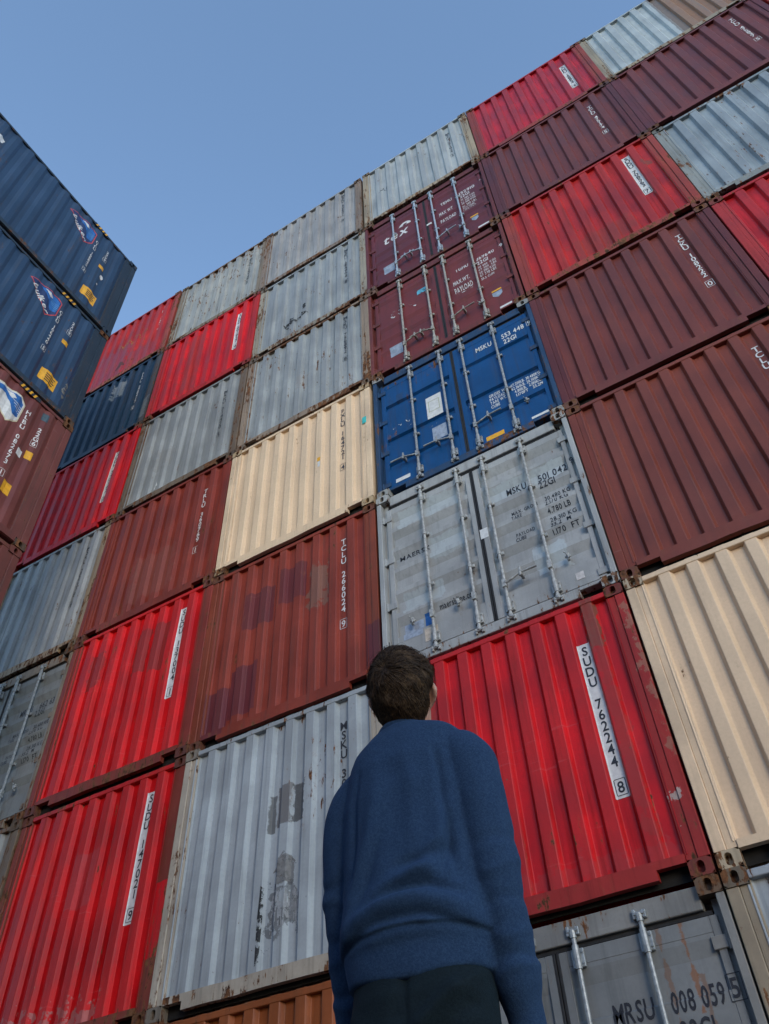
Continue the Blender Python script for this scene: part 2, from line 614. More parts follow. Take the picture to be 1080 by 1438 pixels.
def door_container(loc, sp, seed):
    root = empty('shipping_container', loc, 0, sp['label'], 'container', GW)
    dm = paint('door_paint', sp['col'], seed, sp.get('rust', .12), sp.get('dirt', .3), sp.get('patches', ()), sp.get('rough', .42), sp.get('chips', .3))
    fm = paint('frame_paint', sp.get('fcol', sp['col']), seed + .5, sp.get('frust', .3), .45, (), .5, .7)
    cm = paint('casting_paint', sp['ccol'], seed + .7, .4, .5, rough=.6) if sp.get('ccol') else CAST
    bmx = sp.get('barm', GALV)
    for x, s_ in ((0, 1), (W, -1)):
        mb = MB()
        a, b = sorted((x, x + s_ * .058))
        mb.box(a, b, .002, .15, .118, H - .118, .006)
        a, b = sorted((x + s_ * .058, x + s_ * .112))
        mb.box(a, b, .085, .14, .118, H - .118, .003)
        mb.build('corner_post', fm, root)
    for x in (0, W - .162):
        for z in (0, H - .118):
            mb = MB(); casting(mb, x, z); mb.build('corner_casting', cm, root)
    mb = MB(); mb.box(.164, W - .164, .036, .12, 2.405, 2.558, .005); mb.build('door_header', fm, root)
    mb = MB()
    mb.box(.166 + .21, W - .166 - .21, .030, .12, .022, .135, .005)
    mb.box(.166, .166 + .21, .030, .12, .098, .135, .004)
    mb.box(W - .376, W - .166, .030, .12, .098, .135, .004)
    mb.build('door_sill', fm, root)
    mb = MB()
    mb.box(.06, W - .06, .124, .130, .135, 2.41, 0)
    mb.box(.118, W - .118, .066, .098, 2.372, 2.402, .003)
    mb.box(.118, W - .118, .066, .098, .138, .158, .003)
    mb.box(W / 2 - .022, W / 2 - .003, .052, .098, .16, 2.37, .003)
    mb.box(W / 2 + .003, W / 2 + .022, .054, .098, .16, 2.37, .003)
    mb.build('door_seal', RUBBER, root)
    mbk = MB(); mbk.box(.05, W - .05, .13, .14, .02, .17, 0)
    mbk.build('gap_shade_plate', DARK, root)  # shade below the door sill, put in as a black plate
    shell(root, fm, .16)
    zb, zt = .162, 2.368
    YF = .056
    gp = groove_profile(zb + .09, zt - .10, sp['grooves'], YF + .004)
    gz = [p[0] for p in gp]; gy = [p[1] for p in gp]
    bars = [.585, 1.055, 1.385, 1.862]
    for di, (x0, x1) in enumerate(((.098, W / 2 - .022), (W / 2 + .022, W - .098))):
        mb = MB()
        hs = .105 if di == 0 else .075     # stile widths: hinge side, lock side
        xi0 = x0 + (.060 if di == 0 else .060)
        xi1 = x1 - (.060 if di == 0 else .052)
        mb.box(x0, xi0, YF, .118, zb, zt, .004)
        mb.box(xi1, x1, YF, .118, zb, zt, .004)
        mb.box(xi0, xi1, YF + .0012, .096, zt - .10, zt, .003)
        mb.box(xi0, xi1, YF + .0012, .096, zb, zb + .09, .003)
        n = len(gp)
        V = [(xi0, y, z) for z, y in gp] + [(xi1, y, z) for z, y in gp]
        F = [(i, n + i, n + i + 1, i + 1) for i in range(n - 1)]
        mb.add(V, F)
        door = mb.build('door', dm, root)
        def surf(x, z, xi0=xi0, xi1=xi1):
            if z < zb + .09 or z > zt - .10:
                return YF
            if xi0 + .001 < x < xi1 - .001:
                return float(np.interp(z, gz, gy))
            return YF
        # hinges
        xe = 0 if di == 0 else W
        sg = 1 if di == 0 else -1
        for hz in (.235, .86, 1.52, 2.20):
            hb = MB()
            a, b = sorted((xe + sg * .052, xe + sg * .175))
            hb.box(a, b, YF - .012, YF - .001, hz - .04, hz + .04, .004)
            hb.tube([(xe + sg * .064, YF - .012, hz - .055), (xe + sg * .064, YF - .012, hz + .055)], .014, 8)
            hb.build('hinge', sp.get('hingem', fm), door)
        for bi in (0, 1):
            i = di * 2 + bi
            x = bars[i]
            if sp.get('skip_bars') and i in sp['skip_bars']:
                continue
            yb = .014
            b = MB()
            b.tube([(x, yb, .10), (x, yb, 2.46)], .0165, 10)
            # cams and keepers at both ends
            for zz, d in ((2.47, 1), (.085, -1)):
                b.tube([(x, yb, zz - d * .05), (x, yb, zz)], [.023, .026], 10)
                b.box(x - .035, x + .035, yb - .016, .05, zz - .012, zz + .012, .004)
                b.box(x - .045, x - .022, yb - .010, .05, zz - .032, zz + .032, .004)
                b.box(x + .022, x + .048, yb - .010, .05, zz - .032, zz + .022, .004)
                b.tube([(x + .03, yb - .02, zz + .0), (x + .03, yb - .004, zz)], .010, 8)
            for zz in (2.30, .24):      # long bearing sleeves
                b.tube([(x, yb, zz - .075), (x, yb, zz + .075)], .0235, 10)
                b.box(x - .045, x + .045, yb + .014, YF, zz - .06, zz + .06, .004)
                for dz in (-.035, .035):
                    b.tube([(x + .035, yb + .004, zz + dz), (x + .035, yb + .016, zz + dz)], .008, 6)
            for zz in (1.68, .93):      # mid guides
                b.tube([(x, yb, zz - .022), (x, yb, zz + .022)], .0225, 10)
                b.box(x - .04, x + .045, yb + .012, YF, zz - .02, zz + .02, .004)
            b.box(x - .022, x + .022, yb - .03, yb + .02, .46, .56, .004)   # handle hub
            b.build('locking_bar', bmx, door)
            hd = dict(sp.get('handles', {})).get(i)
            if hd:
                hb = MB()
                d = hd
                hb.tube([(x + d * .005, yb - .02, .50), (x + d * .09, yb - .034, .51), (x + d * .19, yb - .036, .545), (x + d * .36, yb - .045, .535)], [.012, .011, .010, .012], 8)
                hb.box(min(x + d * .17, x + d * .20), max(x + d * .17, x + d * .20), yb - .04, YF + .004, .515, .585, .004)
                hb.tube([(x + d * .185, yb - .055, .485), (x + d * .185, yb - .03, .62)], .012, 8)
                hb.build('handle', bmx, door)
            cx = dict(sp.get('catches', {})).get(i)
            if cx:
                cb = MB()
                cb.box(cx - .012, cx + .016, .030, YF + .004, .505, .60, .004)
                cb.tube([(cx - .022, .022, .61), (cx, .016, .57), (cx + .012, .022, .515)], .008, 8)
                cb.box(cx - .028, cx + .032, .034, YF + .004, .55, .568, .003)
                cb.tube([(cx + .02, .026, .53), (cx + .034, .030, .545)], .009, 8)
                cb.build('handle_catch', bmx, door)
        for (nm, kind, arg, mat) in sp['marks']:
            if kind == 'h':
                s_, x, z, cap, xs = arg[:5]
                V, F, wd = flat_text(s_, cap, xs, shear=arg[5] if len(arg) > 5 else 0)
                V = [(a + x, b + z) for a, b in V]
            else:
                V, F = arg
            xm = sum(p[0] for p in V) / len(V)
            if (xm < W / 2) != (di == 0):
                continue
            cut = [xi0, xi1]
            # letters follow the pressed grooves
            bm_z = [z for z in gz if min(p[1] for p in V) < z < max(p[1] for p in V)]
            ob = decal_z(nm, V, F, mat, door, surf, .0028 if kind != 'over' else .0045, cut, bm_z)
    return root

def decal_z(name, V, F, mat, parent, surf, lift, cutx, cutz):
    bm = bmesh.new()
    vs = [bm.verts.new((x, 0, z)) for x, z in V]
    for q in F:
        try:
            bm.faces.new([vs[i] for i in q])
        except ValueError:
            pass
    xs = [v[0] for v in V]
    for cx in cutx:
        if min(xs) < cx < max(xs):
            bmesh.ops.bisect_plane(bm, geom=bm.verts[:] + bm.edges[:] + bm.faces[:], plane_co=(cx, 0, 0), plane_no=(1, 0, 0))
    for z in cutz:
        bmesh.ops.bisect_plane(bm, geom=bm.verts[:] + bm.edges[:] + bm.faces[:], plane_co=(0, 0, z), plane_no=(0, 0, 1))
    for v in bm.verts:
        v.co.y = surf(v.co.x, v.co.z) - lift
    for f in bm.faces:
        f.normal_update()
        if f.normal.y > 0:
            f.normal_flip()
    me = bpy.data.meshes.new(name)
    bm.to_mesh(me); bm.free()
    return link(name, me, mat, parent)

# colours (linear reflectance)
RED = (.54, .004, .006)
RED2 = (.40, .016, .014)
MAR = (.150, .032, .030)
BRN = (.205, .030, .017)
BRN2 = (.180, .040, .025)
GRY = (.300, .315, .318)
GRY2 = (.262, .268, .266)
GRYD = (.24, .255, .27)
CRM = (.68, .495, .330)
ORG = (.30, .080, .022)
BLU = (.003, .058, .185)
DBL = (.005, .028, .058)
RUSTF = (.155, .110, .076)
REDF = (.22, .028, .020)
BROWNP = (.12, .040, .028)

def frame_box(x0, x1, z0, z1, t=.005):
    V = []; F = []
    for (p, q, r, s_) in ((x0, x1, z0, z0 + t), (x0, x1, z1 - t, z1), (x0, x0 + t, z0 + t, z1 - t), (x1 - t, x1, z0 + t, z1 - t)):
        j = len(V)
        V += [(p, r), (q, r), (q, s_), (p, s_)]; F.append((j, j + 1, j + 2, j + 3))
    return V, F

def scrawl(x, z, w_, h, n, seed, t=.006):
    """chalk / spray squiggle made of short strokes"""
    rnd = random.Random(seed)
    V = []; F = []
    px_, pz = x, z
    for i in range(n):
        qx, qz = x + w_ * (i + 1) / n + rnd.uniform(-.3, .3) * w_ / n, z + rnd.uniform(0, h)
        d = Vector((qx - px_, qz - pz)); L = d.length
        nn = Vector((-d.y, d.x)) / max(L, 1e-4) * t / 2
        j = len(V)
        V += [(px_ + nn.x, pz + nn.y), (px_ - nn.x, pz - nn.y), (qx - nn.x, qz - nn.y), (qx + nn.x, qz + nn.y)]
        F.append((j, j + 1, j + 2, j + 3))
        px_, pz = qx, qz
    return V, F

def blob(cx, cz, rx, rz, seed, n=22, j=.35):
    rnd = random.Random(seed)
    return poly([(cx + rx * math.cos(2 * math.pi * k / n) * (1 - j * rnd.random()), cz + rz * math.sin(2 * math.pi * k / n) * (1 - j * rnd.random())) for k in range(n)])

S = {}
# ---- column -3 (partly behind the left stack)
S[-3, 0] = dict(kind='end', col=GRY2, label='pale grey container on the ground at the left foot of the wall')
S[-3, 1] = dict(kind='end', col=GRY, fcol=RUSTF, frust=.5, label='pale grey container below the grey door container at the left edge')
S[-3, 2] = dict(kind='door', seed=12, col=(.185, .195, .20), fcol=(.20, .16, .12), frust=.40, grooves='grey', rough=.5,
                label='dark grey container with its doors towards us at the left edge, numbered 662 638',
                marks=[('lettering', 'h', ('MRKU', 1.58, 1.77, .10, -0.240), BLACK), ('lettering', 'h', ('662 638', 1.95, 1.77, .10, -0.330), BLACK),
                       ('lettering', 'h', ('2261', 1.95, 1.622, .088, -0.190), BLACK), ('check_digit', 'h', ('2', 2.32, 1.78, .10, .8), BLACK)],
                weights=BLACK, handles={2: 1}, catches={3: 2.04})
S[-3, 3] = dict(kind='end', col=(.30, .315, .33), fcol=(.30, .22, .14), frust=.45, num='MSKU 205318 6', tm=WORNB, dirt=.6,
                label='dirty grey container with a dark stacked number, above the grey doors at the left edge')
S[-3, 4] = dict(kind='end', col=RED, fcol=RED, frust=.12, rust=.03, num='SUDU 540162 3', numz=(2.10, .78), strip=True,
                label='red container beside the left stack, shaded and under the navy one')
S[-3, 5] = dict(kind='end', col=DBL, fcol=(.06, .055, .055), frust=.3, rust=.05, num='HLXU 228417 0', numz=(2.2, .9),
                patches=[(1.15, 1.5, 1.75, 2.3, (.28, .28, .27), .85, .5)],
                fpatches=[(2.2, 2.4, .3, .95, (.16, .17, .17), .9, .3)],
                label='navy blue container between two red ones beside the left stack')
S[-3, 6] = dict(kind='end', col=RED2, fcol=(.30, .05, .035), frust=.42, rust=.12, num='SUDU 301774 9', numz=(2.4, 1.3), tm=WORNW,
                patches=[(.3, 1.2, .1, 1.45, (.20, .045, .075), .75, .5), (1.2, 2.0, .1, .9, (.22, .04, .06), .6, .6)],
                decals=[('spray_scrawl', *scrawl(.85, 1.35, .8, .26, 26, 3, .018), simple('ochre_spray', (.34, .17, .05), .8, worn=.35)),
                        ('stain', *blob(1.05, .55, .13, .17, 8), simple('dark_stain', (.09, .03, .03), .8))],
                label='topmost red container at the left end of the wall, with purple patches and ochre scrawl')
# ---- column -2
S[-2, 0] = dict(kind='end', col=BRN, label='brown container on the ground under the red one numbered 147021')
S[-2, 1] = dict(kind='end', col=RED, fcol=(.20, .035, .022), frust=.28, rust=.06, num='SUDU 147021 9', numz=(2.30, 1.0), strip=True,
                patches=[(1.0, 1.38, 1.28, 1.86, (.40, .05, .055), .55, .12), (.35, 1.7, .02, .30, (.30, .22, .20), .55, 1.3)],
                fpatches=[(2.2, 2.45, .56, 1.25, (.55, .004, .008), 1.0, .04)],
                label='red container at the lower left with a white number strip 147021 and scraped paint')
S[-2, 2] = dict(kind='end', col=(.58, .004, .006), fcol=(.21, .032, .022), frust=.3, rust=.10, num='SUDU 137004 1', numz=(2.30, .98), strip=True,
                patches=[(1.22, 1.44, 1.55, 2.22, (.20, .025, .022), .8, .14), (1.50, 1.76, 1.45, 2.22, (.20, .025, .022), .85, .14), (.42, .66, 1.62, 2.18, (.22, .022, .02), .8, .12)],
                label='red container at the left with dark brown repair patches and white number strip 137004')
S[-2, 3] = dict(kind='end', col=BRN, fcol=BRN, frust=.22, rust=.06, num='TRLU 360769 1', numz=(2.14, .80),
                patches=[(.85, 1.6, .35, 1.2, (.21, .060, .045), .6, .5)],
                label='rust brown container with white number 360769, left of the cream one')
S[-2, 4] = dict(kind='end', col=GRY2, fcol=RUSTF, frust=.42, rust=.10, num='MRKU 714420 5', numz=(2.18, .87), tm=WORNB,
                patches=[(.6, 1.0, .8, 1.3, (.22, .21, .20), .5, .8)], decals=[('torn_label', *poly([(.72, .30), (.84, .30), (.76, .52)]), STRIP)],
                label='grey container with a torn white scrap, resting on the brown one numbered 360769')
S[-2, 5] = dict(kind='end', col=RED, fcol=RED2, frust=.2, rust=.05, num='SUDU 501937 4', numz=(2.20, .95), strip=True,
                patches=[(.7, 1.1, .3, 2.3, (.33, .03, .02), .6, .7)],
                label='red container with streaked paint below the second topmost-left grey container')
S[-2, 6] = dict(kind='end', col=(.33, .33, .31), fcol=(.22, .17, .12), frust=.5, rust=.30, dirt=.6, num='MSKU 720148 3', numz=(2.1, .92), tm=WORNB,
                label='rust streaked grey topmost container beside the topmost left red one')
# ---- column -1
S[-1, 0] = dict(kind='end', col=ORG, fcol=(.27, .075, .022), frust=.2, rust=.15, label='orange container on the ground, its top edge just showing at the picture bottom')
S[-1, 1] = dict(kind='end', col=(.355, .385, .400), fcol=(.40, .34, .27), frust=.40, rust=.10, num='MSKU 306241 7', numz=(2.27, .97), tm=BLACK, chips=.8, dent=.006,
                patches=[(1.15, 1.21, 1.36, 1.73, (.085, .082, .08), .85, .05), (1.235, 1.40, 1.40, 1.80, (.13, .12, .115), .9, .07), (1.42, 1.55, 1.42, 1.78, (.07, .068, .066), .9, .12),
                         (1.27, 1.45, .84, 1.10, (.13, .125, .12), .8, .18), (1.20, 1.36, .42, .84, (.045, .045, .047), .65, .55), (1.38, 1.52, .46, .86, (.045, .045, .047), .6, .55)],
                decals=[('spray_scrawl', *scrawl(1.23, .46, .15, .34, 30, 5, .012), simple('pale_spray', (.30, .305, .31), .8, worn=.2)), ('spray_scrawl', *scrawl(1.37, .48, .14, .32, 26, 15, .012), simple('pale_spray_thin', (.27, .275, .28), .8, worn=.25)),
                        ('black_drip', *poly([(1.12, .22), (1.15, .25), (1.16, .85), (1.13, .88), (1.115, .6)]), SOOT),
                        ('graffiti_arrow', *poly([(1.26, .86), (1.42, .86), (1.42, 1.02), (1.50, 1.0), (1.36, 1.14), (1.22, .98), (1.27, .99)]), simple('grey_spray', (.19, .185, .18), .85, worn=.3))],
                label='pale blue-grey container left of the man, with grey paint patches and black graffiti')
S[-1, 2] = dict(kind='end', col=(.245, .038, .021), fcol=(.21, .044, .022), frust=.25, rust=.06, num='TCLU 266024 9', numz=(2.26, .90), tm=WHITE,
                patches=[(.56, .98, 1.45, 2.02, (.105, .022, .028), .8, .04), (1.08, 1.44, 1.62, 2.18, (.105, .022, .028), .8, .04), (.10, .45, .1, .72, (.10, .02, .03), .8, .03), (.45, .85, .28, .92, (.10, .02, .03), .8, .04),
                         (1.50, 1.74, 1.35, 2.0, (.20, .105, .075), .8, .45)],
                fpatches=[(2.26, 2.45, .2, .75, (.09, .022, .035), .8, .1)],
                label='brick brown container with purple repair patches and white number 266024')
S[-1, 3] = dict(kind='end', tv=.35, col=CRM, fcol=CRM, frust=.10, rust=.015, dirt=.16, chips=.15, num='FXLU 164721 4', numz=(2.32, .98), tm=simple('dark_letter_paint', (.05, .05, .06), .55), ccol=(.42, .30, .18),
                decals=[('small_label', *rect(1.58, 1.63, 1.34, 1.42), YELLOW), ('small_label', *rect(1.59, 1.63, 1.22, 1.33), STRIP)],
                teal=True,
                label='cream container with a turquoise tape square, left of the blue doors')
S[-1, 4] = dict(kind='end', col=GRY, fcol=(.27, .20, .145), frust=.48, rust=.22, num='MSKU 756892 8', numz=(2.37, 1.02), tm=WORNB,
                patches=[(1.05, 1.3, .9, 1.2, (.30, .27, .24), .4, .6)],
                label='grey container with rust marks resting on the cream container')
S[-1, 5] = dict(kind='end', col=GRY, fcol=(.30, .26, .20), frust=.45, rust=.14, num='MSKU 384908 8', numz=(2.32, 1.0), tm=WORNB,
                decals=[('black_smear', *blob(.80, .62, .16, .14, 2), SOOT), ('black_smear', *blob(1.05, .68, .14, .08, 4), SOOT), ('black_smear', *blob(1.1, .95, .05, .12, 6), SOOT)],
                label='pale grey container with black smears at mid height, two above the cream one')
S[-1, 6] = dict(kind='end', col=(.30, .29, .285), fcol=(.22, .16, .12), frust=.42, rust=.15, dirt=.55, num='MSKU 506071 4', numz=(2.4, 1.08), tm=WORNB,
                label='brownish grey topmost container, two left of the doors column top')
S[-1, 6]['label'] = 'brownish grey topmost container in the column above the cream container'
# ---- column 0
S[0, 0] = dict(kind='door', seed=31, col=(.185, .192, .195), fcol=(.22, .215, .205), frust=.16, grooves='shallow', rough=.5, rust=.03, ccol=(.13, .08, .05),
               patches=[(1.93, 1.945, 1.7, 2.36, (.20, .09, .04), .6, .12), (2.085, 2.105, 1.85, 2.37, (.24, .09, .03), .75, .10), (2.13, 2.15, 1.5, 2.05, (.20, .09, .04), .6, .12)],
               marks=[('lettering', 'h', ('MRSU', 1.53, 1.87, .125, -0.280), BLACK), ('lettering', 'h', ('008 059', 1.91, 1.87, .125, -0.345), BLACK),
                      ('lettering', 'h', ('22G1', 1.93, 1.70, .125, -0.220), BLACK), ('check_digit', 'h', ('5', 2.29, 1.885, .11, .75), BLACK),
                      ('digit_frame', 'p', frame_box(2.27, 2.37, 1.865, 2.02), BLACK)],
               handles={2: 1}, catches={3: 2.04}, weights=BLACK,
               label='grey container with galvanised lock bars at the lower right, numbered 008 059')
S[0, 1] = dict(kind='end', col=(.56, .006, .010), fcol=(.33, .026, .022), frust=.16, rust=.05, num='SUDU 762244 8', numz=(2.10, .745), strip=True, chips=.7,
               patches=[(2.03, 2.16, 2.02, 2.56, (.13, .07, .045), .9, .14), (2.05, 2.15, .3, 2.03, (.30, .04, .032), .5, .30), (.28, .52, 1.75, 2.5, (.27, .06, .045), .5, .2), (.0, 2.4, .17, .30, (.30, .06, .06), .3, .5)],
               fpatches=[(2.405, 2.44, .9, 2.3, (.30, .20, .13), .5, .45), (2.30, 2.35, .575, .595, (.40, .36, .32), .8, .25), (2.29, 2.34, .35, .375, (.40, .36, .32), .8, .25)],
               label='bright red container right behind the man with white number strip 762244')
S[0, 2] = dict(kind='door', seed=33, col=(.330, .328, .322), fcol=(.33, .33, .325), frust=.08, grooves='grey', rust=.0, rough=.45, ccol=(.36, .36, .35), rustcatch=True, barm=simple('painted_bar_steel', (.36, .35, .33), .5, metal=.2, var=.35, scale=26),
               patches=[(1.33, 2.25, 1.72, 1.96, (.40, .43, .44), .9, .12), (1.50, 1.80, 1.50, 1.72, (.285, .282, .276), .9, .08), (.24, 1.02, 1.98, 2.26, (.40, .43, .44), .85, .15), (.30, .52, 1.62, 1.93, (.28, .278, .273), .8, .10),
                        (.60, 1.05, 1.30, 1.62, (.40, .43, .44), .8, .15), (1.70, 2.05, .50, .86, (.41, .445, .46), .85, .18), (1.40, 1.66, .70, .98, (.29, .287, .282), .8, .10), (.24, .70, .72, .98, (.39, .42, .43), .8, .12), (1.72, 2.25, 2.02, 2.25, (.29, .287, .282), .8, .1)],
               marks=[('lettering', 'h', ('MSKU', 1.57, 1.765, .10, -0.240), BLACK), ('lettering', 'h', ('501 042', 1.94, 1.765, .10, -0.340), BLACK),
                      ('lettering', 'h', ('22G1', 1.94, 1.622, .088, -0.190), BLACK), ('check_digit', 'h', ('9', 2.32, 1.78, .09, .8), BLACK),
                      ('lettering', 'h', ('MAERSK', .22, 1.50, .062, -0.390), BLACK), ('lettering', 'h', ('maerskline.com', .64, .60, .060, -0.420), BLACK),
                      ('plate', 'p', rect(.22, .44, .36, .58), GREYP), ('label_sticker', 'p', rect(.46, .54, .47, .62), BLUEV), ('label_sticker', 'p', rect(.46, .61, .04 + .20, .40), simple('beige_label', (.50, .42, .34), .7)),
                      ('label_sticker', 'p', rect(2.06, 2.14, .24, .33), simple('pale_label', (.50, .46, .44), .7)), ('seal_tag', 'over', rect(1.21, 1.30, 1.26, 1.40), STRIP)],
               weights=BLACK, handles={2: 1}, catches={0: .34, 1: .86, 3: 2.04},
               label='light grey door container numbered 501 042, above the man')
S[0, 3] = dict(kind='door', seed=34, col=BLU, fcol=(.022, .055, .12), frust=.22, grooves='blue', rust=.04, ccol=(.30, .30, .29), chips=.6,
               marks=[('lettering', 'h', ('MSKU', 1.57, 2.04, .10, -0.240), WHITE), ('lettering', 'h', ('553 448', 1.95, 2.05, .10, -0.330), WHITE),
                      ('lettering', 'h', ('22G1', 1.96, 1.915, .10, -0.190), WHITE), ('check_digit', 'h', ('9', 2.325, 2.06, .085, .8), WHITE), ('digit_frame', 'p', frame_box(2.31, 2.385, 2.04, 2.165), WHITE),
                      ('lettering', 'h', ('GROSS WT.', 1.61, .955, .056, -0.270), WHITE), ('lettering', 'h', ('PAYLOAD', 1.61, .88, .056, -0.210), WHITE), ('lettering', 'h', ('TARE WT.', 1.61, .805, .056, -0.220), WHITE), ('lettering', 'h', ('CUBE', 1.61, .73, .056, -0.120), WHITE),
                      ('lettering', 'h', ('67.200LB. 30.480KG.', 1.905, .955, .056, -0.400), WHITE), ('lettering', 'h', ('62.360LB. 28.300KG.', 1.905, .88, .056, -0.400), WHITE), ('lettering', 'h', ('4.810LB.  2.180KG.', 1.935, .805, .056, -0.360), WHITE), ('lettering', 'h', ('1.170FT   33.2M', 1.945, .73, .056, -0.350), WHITE),
                      ('label_sticker', 'p', rect(.76, .985, 1.14, 1.60), STRIP), ('label_print', 'over', frame_box(.79, .95, 1.27, 1.50, .010), simple('pale_print', (.40, .40, .26), .6)), ('label_print', 'over', flat_text('Mk', .10, .6)[:2], simple('olive_print', (.30, .30, .10), .6)),
                      ('plate', 'p', rect(.80, 1.0, .66, .92), GREYP), ('label_sticker', 'p', rect(.24, .44, .215, .285), STRIP), ('label_sticker', 'p', rect(.33, .43, 1.85, 2.03), simple('deep_blue_vinyl', (.008, .04, .12), .5)),
                      ('label_sticker', 'p', rect(2.05, 2.28, .185, .225), STRIP), ('label_sticker', 'p', rect(1.47, 1.70, .175, .25), YELLOW),
                      ('chalk_scrawl', 'p', scrawl(.25, 1.30, .25, .10, 12, 7, .008), WORNW), ('chalk_scrawl', 'p', scrawl(.25, 1.20, .28, .06, 14, 9, .008), WORNW), ('chalk_scrawl', 'p', scrawl(.74, .94, .2, .05, 14, 11, .006), WORNW)],
               handles={0: -1, 1: -1, 2: 1}, catches={3: 2.05}, barm=simple('dull_bar_steel', (.30, .30, .30), .5, metal=.35, var=.35, scale=26),
               label='bright blue container with doors, white number 553 448, above the light grey doors')
S[0, 3]['marks'] = [m for m in S[0, 3]['marks'] if not (m[0] == 'label_print' and m[2][0] and len(m[2][0]) > 16)]
TEXT_W = [(1.53, 'KGS'), ]
def tex_rows(x, z0, rows, cap, pitch, xs):
    return [('lettering', 'h', (r, x, z0 - i * pitch, cap, -.027 * len(r)), WORNW2) for i, r in enumerate(rows)]
WORNW2 = simple('chalky_letter_paint', (.58, .55, .54), .6, var=.2, worn=.12)
S[0, 4] = dict(kind='door', seed=35, col=(.155, .028, .026), fcol=(.15, .033, .027), frust=.24, grooves='tex', rust=.06, barm=simple('beige_bar_steel', (.34, .31, .27), .55, metal=.2, var=.3, scale=26), ccol=(.15, .08, .055),
               marks=[('lettering', 'h', ('TGHU', 1.54, 1.80, .10, -0.230), WHITE), ('lettering', 'h', ('369640', 1.90, 1.80, .10, -0.310), WHITE), ('lettering', 'h', ('22G1', 1.90, 1.66, .10, -0.190), WHITE),
                      ('check_digit', 'h', ('9', 2.30, 1.83, .09, .8), WHITE), ('digit_frame', 'p', frame_box(2.285, 2.36, 1.81, 1.94), WORNW),
                      ('lettering', 'h', ('MAX.WT.', 1.47, 1.43, .12, -0.280), WHITE), ('lettering', 'h', ('PAYLOAD', 1.47, 1.22, .12, -0.300), WHITE),
                      ('lettering', 'p', rect(1.47, 1.75, 1.39, 1.40), WORNW), ('lettering', 'p', rect(1.47, 1.75, 1.165, 1.18), WORNW),
                      ('emblem_lettering', 'h', ('tex', .34, 1.50, .26, -0.540, .12), WORNW), ('label_sticker', 'p', rect(.86, 1.02, 1.78, 1.95), simple('cyan_vinyl', (.10, .36, .48), .5, worn=.2)),
                      ('label_sticker', 'p', rect(2.0, 2.15, .68, .74), YELLOW), ('label_sticker', 'p', poly([(2.0, .66), (2.15, .66), (2.15, .60), (2.075, .54), (2.0, .60)]), GREYP),
                      ('plate', 'p', rect(.31, .52, .45, .69), GREYP), ('label_sticker', 'p', rect(2.06, 2.24, .17, .22), STRIP)] + tex_rows(1.90, 1.55, ['30 480  KGS', '67 200  LBS', '28 280 KGS', '62 340 LBS', '33.2 CUM'], .058, .085, .62),
               handles={0: 1, 1: -1, 2: 1}, catches={3: 1.80},
               label='lower of the two maroon door containers, with worn white lettering, above the blue doors')
S[0, 5] = dict(kind='door', seed=36, col=(.120, .022, .027), fcol=(.12, .027, .028), frust=.22, grooves='tex', rust=.03, barm=simple('bluish_galvanised_steel', (.42, .46, .49), .4, metal=.4, var=.2, scale=26), ccol=(.14, .08, .06),
               marks=[('lettering', 'h', ('TEMU', 1.53, 1.75, .10, -0.230), WHITE), ('lettering', 'h', ('132910', 1.90, 1.75, .10, -0.310), WHITE), ('lettering', 'h', ('22G1', 1.90, 1.61, .10, -0.190), WHITE),
                      ('check_digit', 'h', ('4', 2.30, 1.84, .09, .8), WORNW), ('lettering', 'h', ('MAX WT', 1.47, 1.39, .12, -0.270), WHITE), ('lettering', 'h', ('PAYLOAD', 1.47, 1.14, .12, -0.300), WHITE),
                      ('lettering', 'p', rect(1.47, 1.75, 1.345, 1.355), WORNW), ('lettering', 'p', rect(1.47, 1.75, 1.085, 1.10), WORNW),
                      ('emblem_lettering', 'h', ('tex', .34, 1.53, .30, -0.540, .12), WHITE),
                      ('emblem_badge', 'p', poly([(.80 + .13 * math.cos(R(a)) * 1.0, 1.88 + .16 * math.sin(R(a))) for a in range(-10, 191, 12)]), WHITE), ('emblem_badge', 'over', poly([(.80 + .05 * math.cos(R(a)), 1.92 + .06 * math.sin(R(a))) for a in range(0, 360, 24)]), simple('maroon_ink', (.10, .03, .035), .6)),
                      ('label_sticker', 'p', rect(1.985, 2.13, .68, .76), YELLOW), ('label_sticker', 'p', poly([(2.0, .66), (2.12, .66), (2.12, .61), (2.06, .56), (2.0, .61)]), GREYP),
                      ('plate', 'p', rect(.31, .52, .47, .70), GREYP), ('label_sticker', 'p', rect(2.07, 2.26, .17, .23), STRIP), ('seal_tag', 'over', rect(1.215, 1.31, 1.30, 1.36), STRIP)] + tex_rows(1.90, 1.50, ['30 480 KGS', '67 200 LBS', '28 300 KGS', '62 390 LBS', '33.2 CUM', '1 172 CFT'], .058, .083, .62),
               handles={0: 1, 1: -1, 2: 1}, catches={3: 1.79},
               label='upper of the two maroon door containers, with clean white lettering tex')
S[0, 5]['label'] = 'upper of the two maroon door containers, with clean bright white lettering'
S[0, 6] = dict(kind='end', col=(.36, .38, .385), fcol=(.33, .26, .18), frust=.42, rust=.12, num='MSKU 271054 2', numz=(2.2, .94), tm=WORNB,
               decals=[('chalk_scrawl', *scrawl(.35, 1.2, .2, .3, 9, 4, .01), WORNB)],
               label='pale grey topmost container on the maroon door containers')
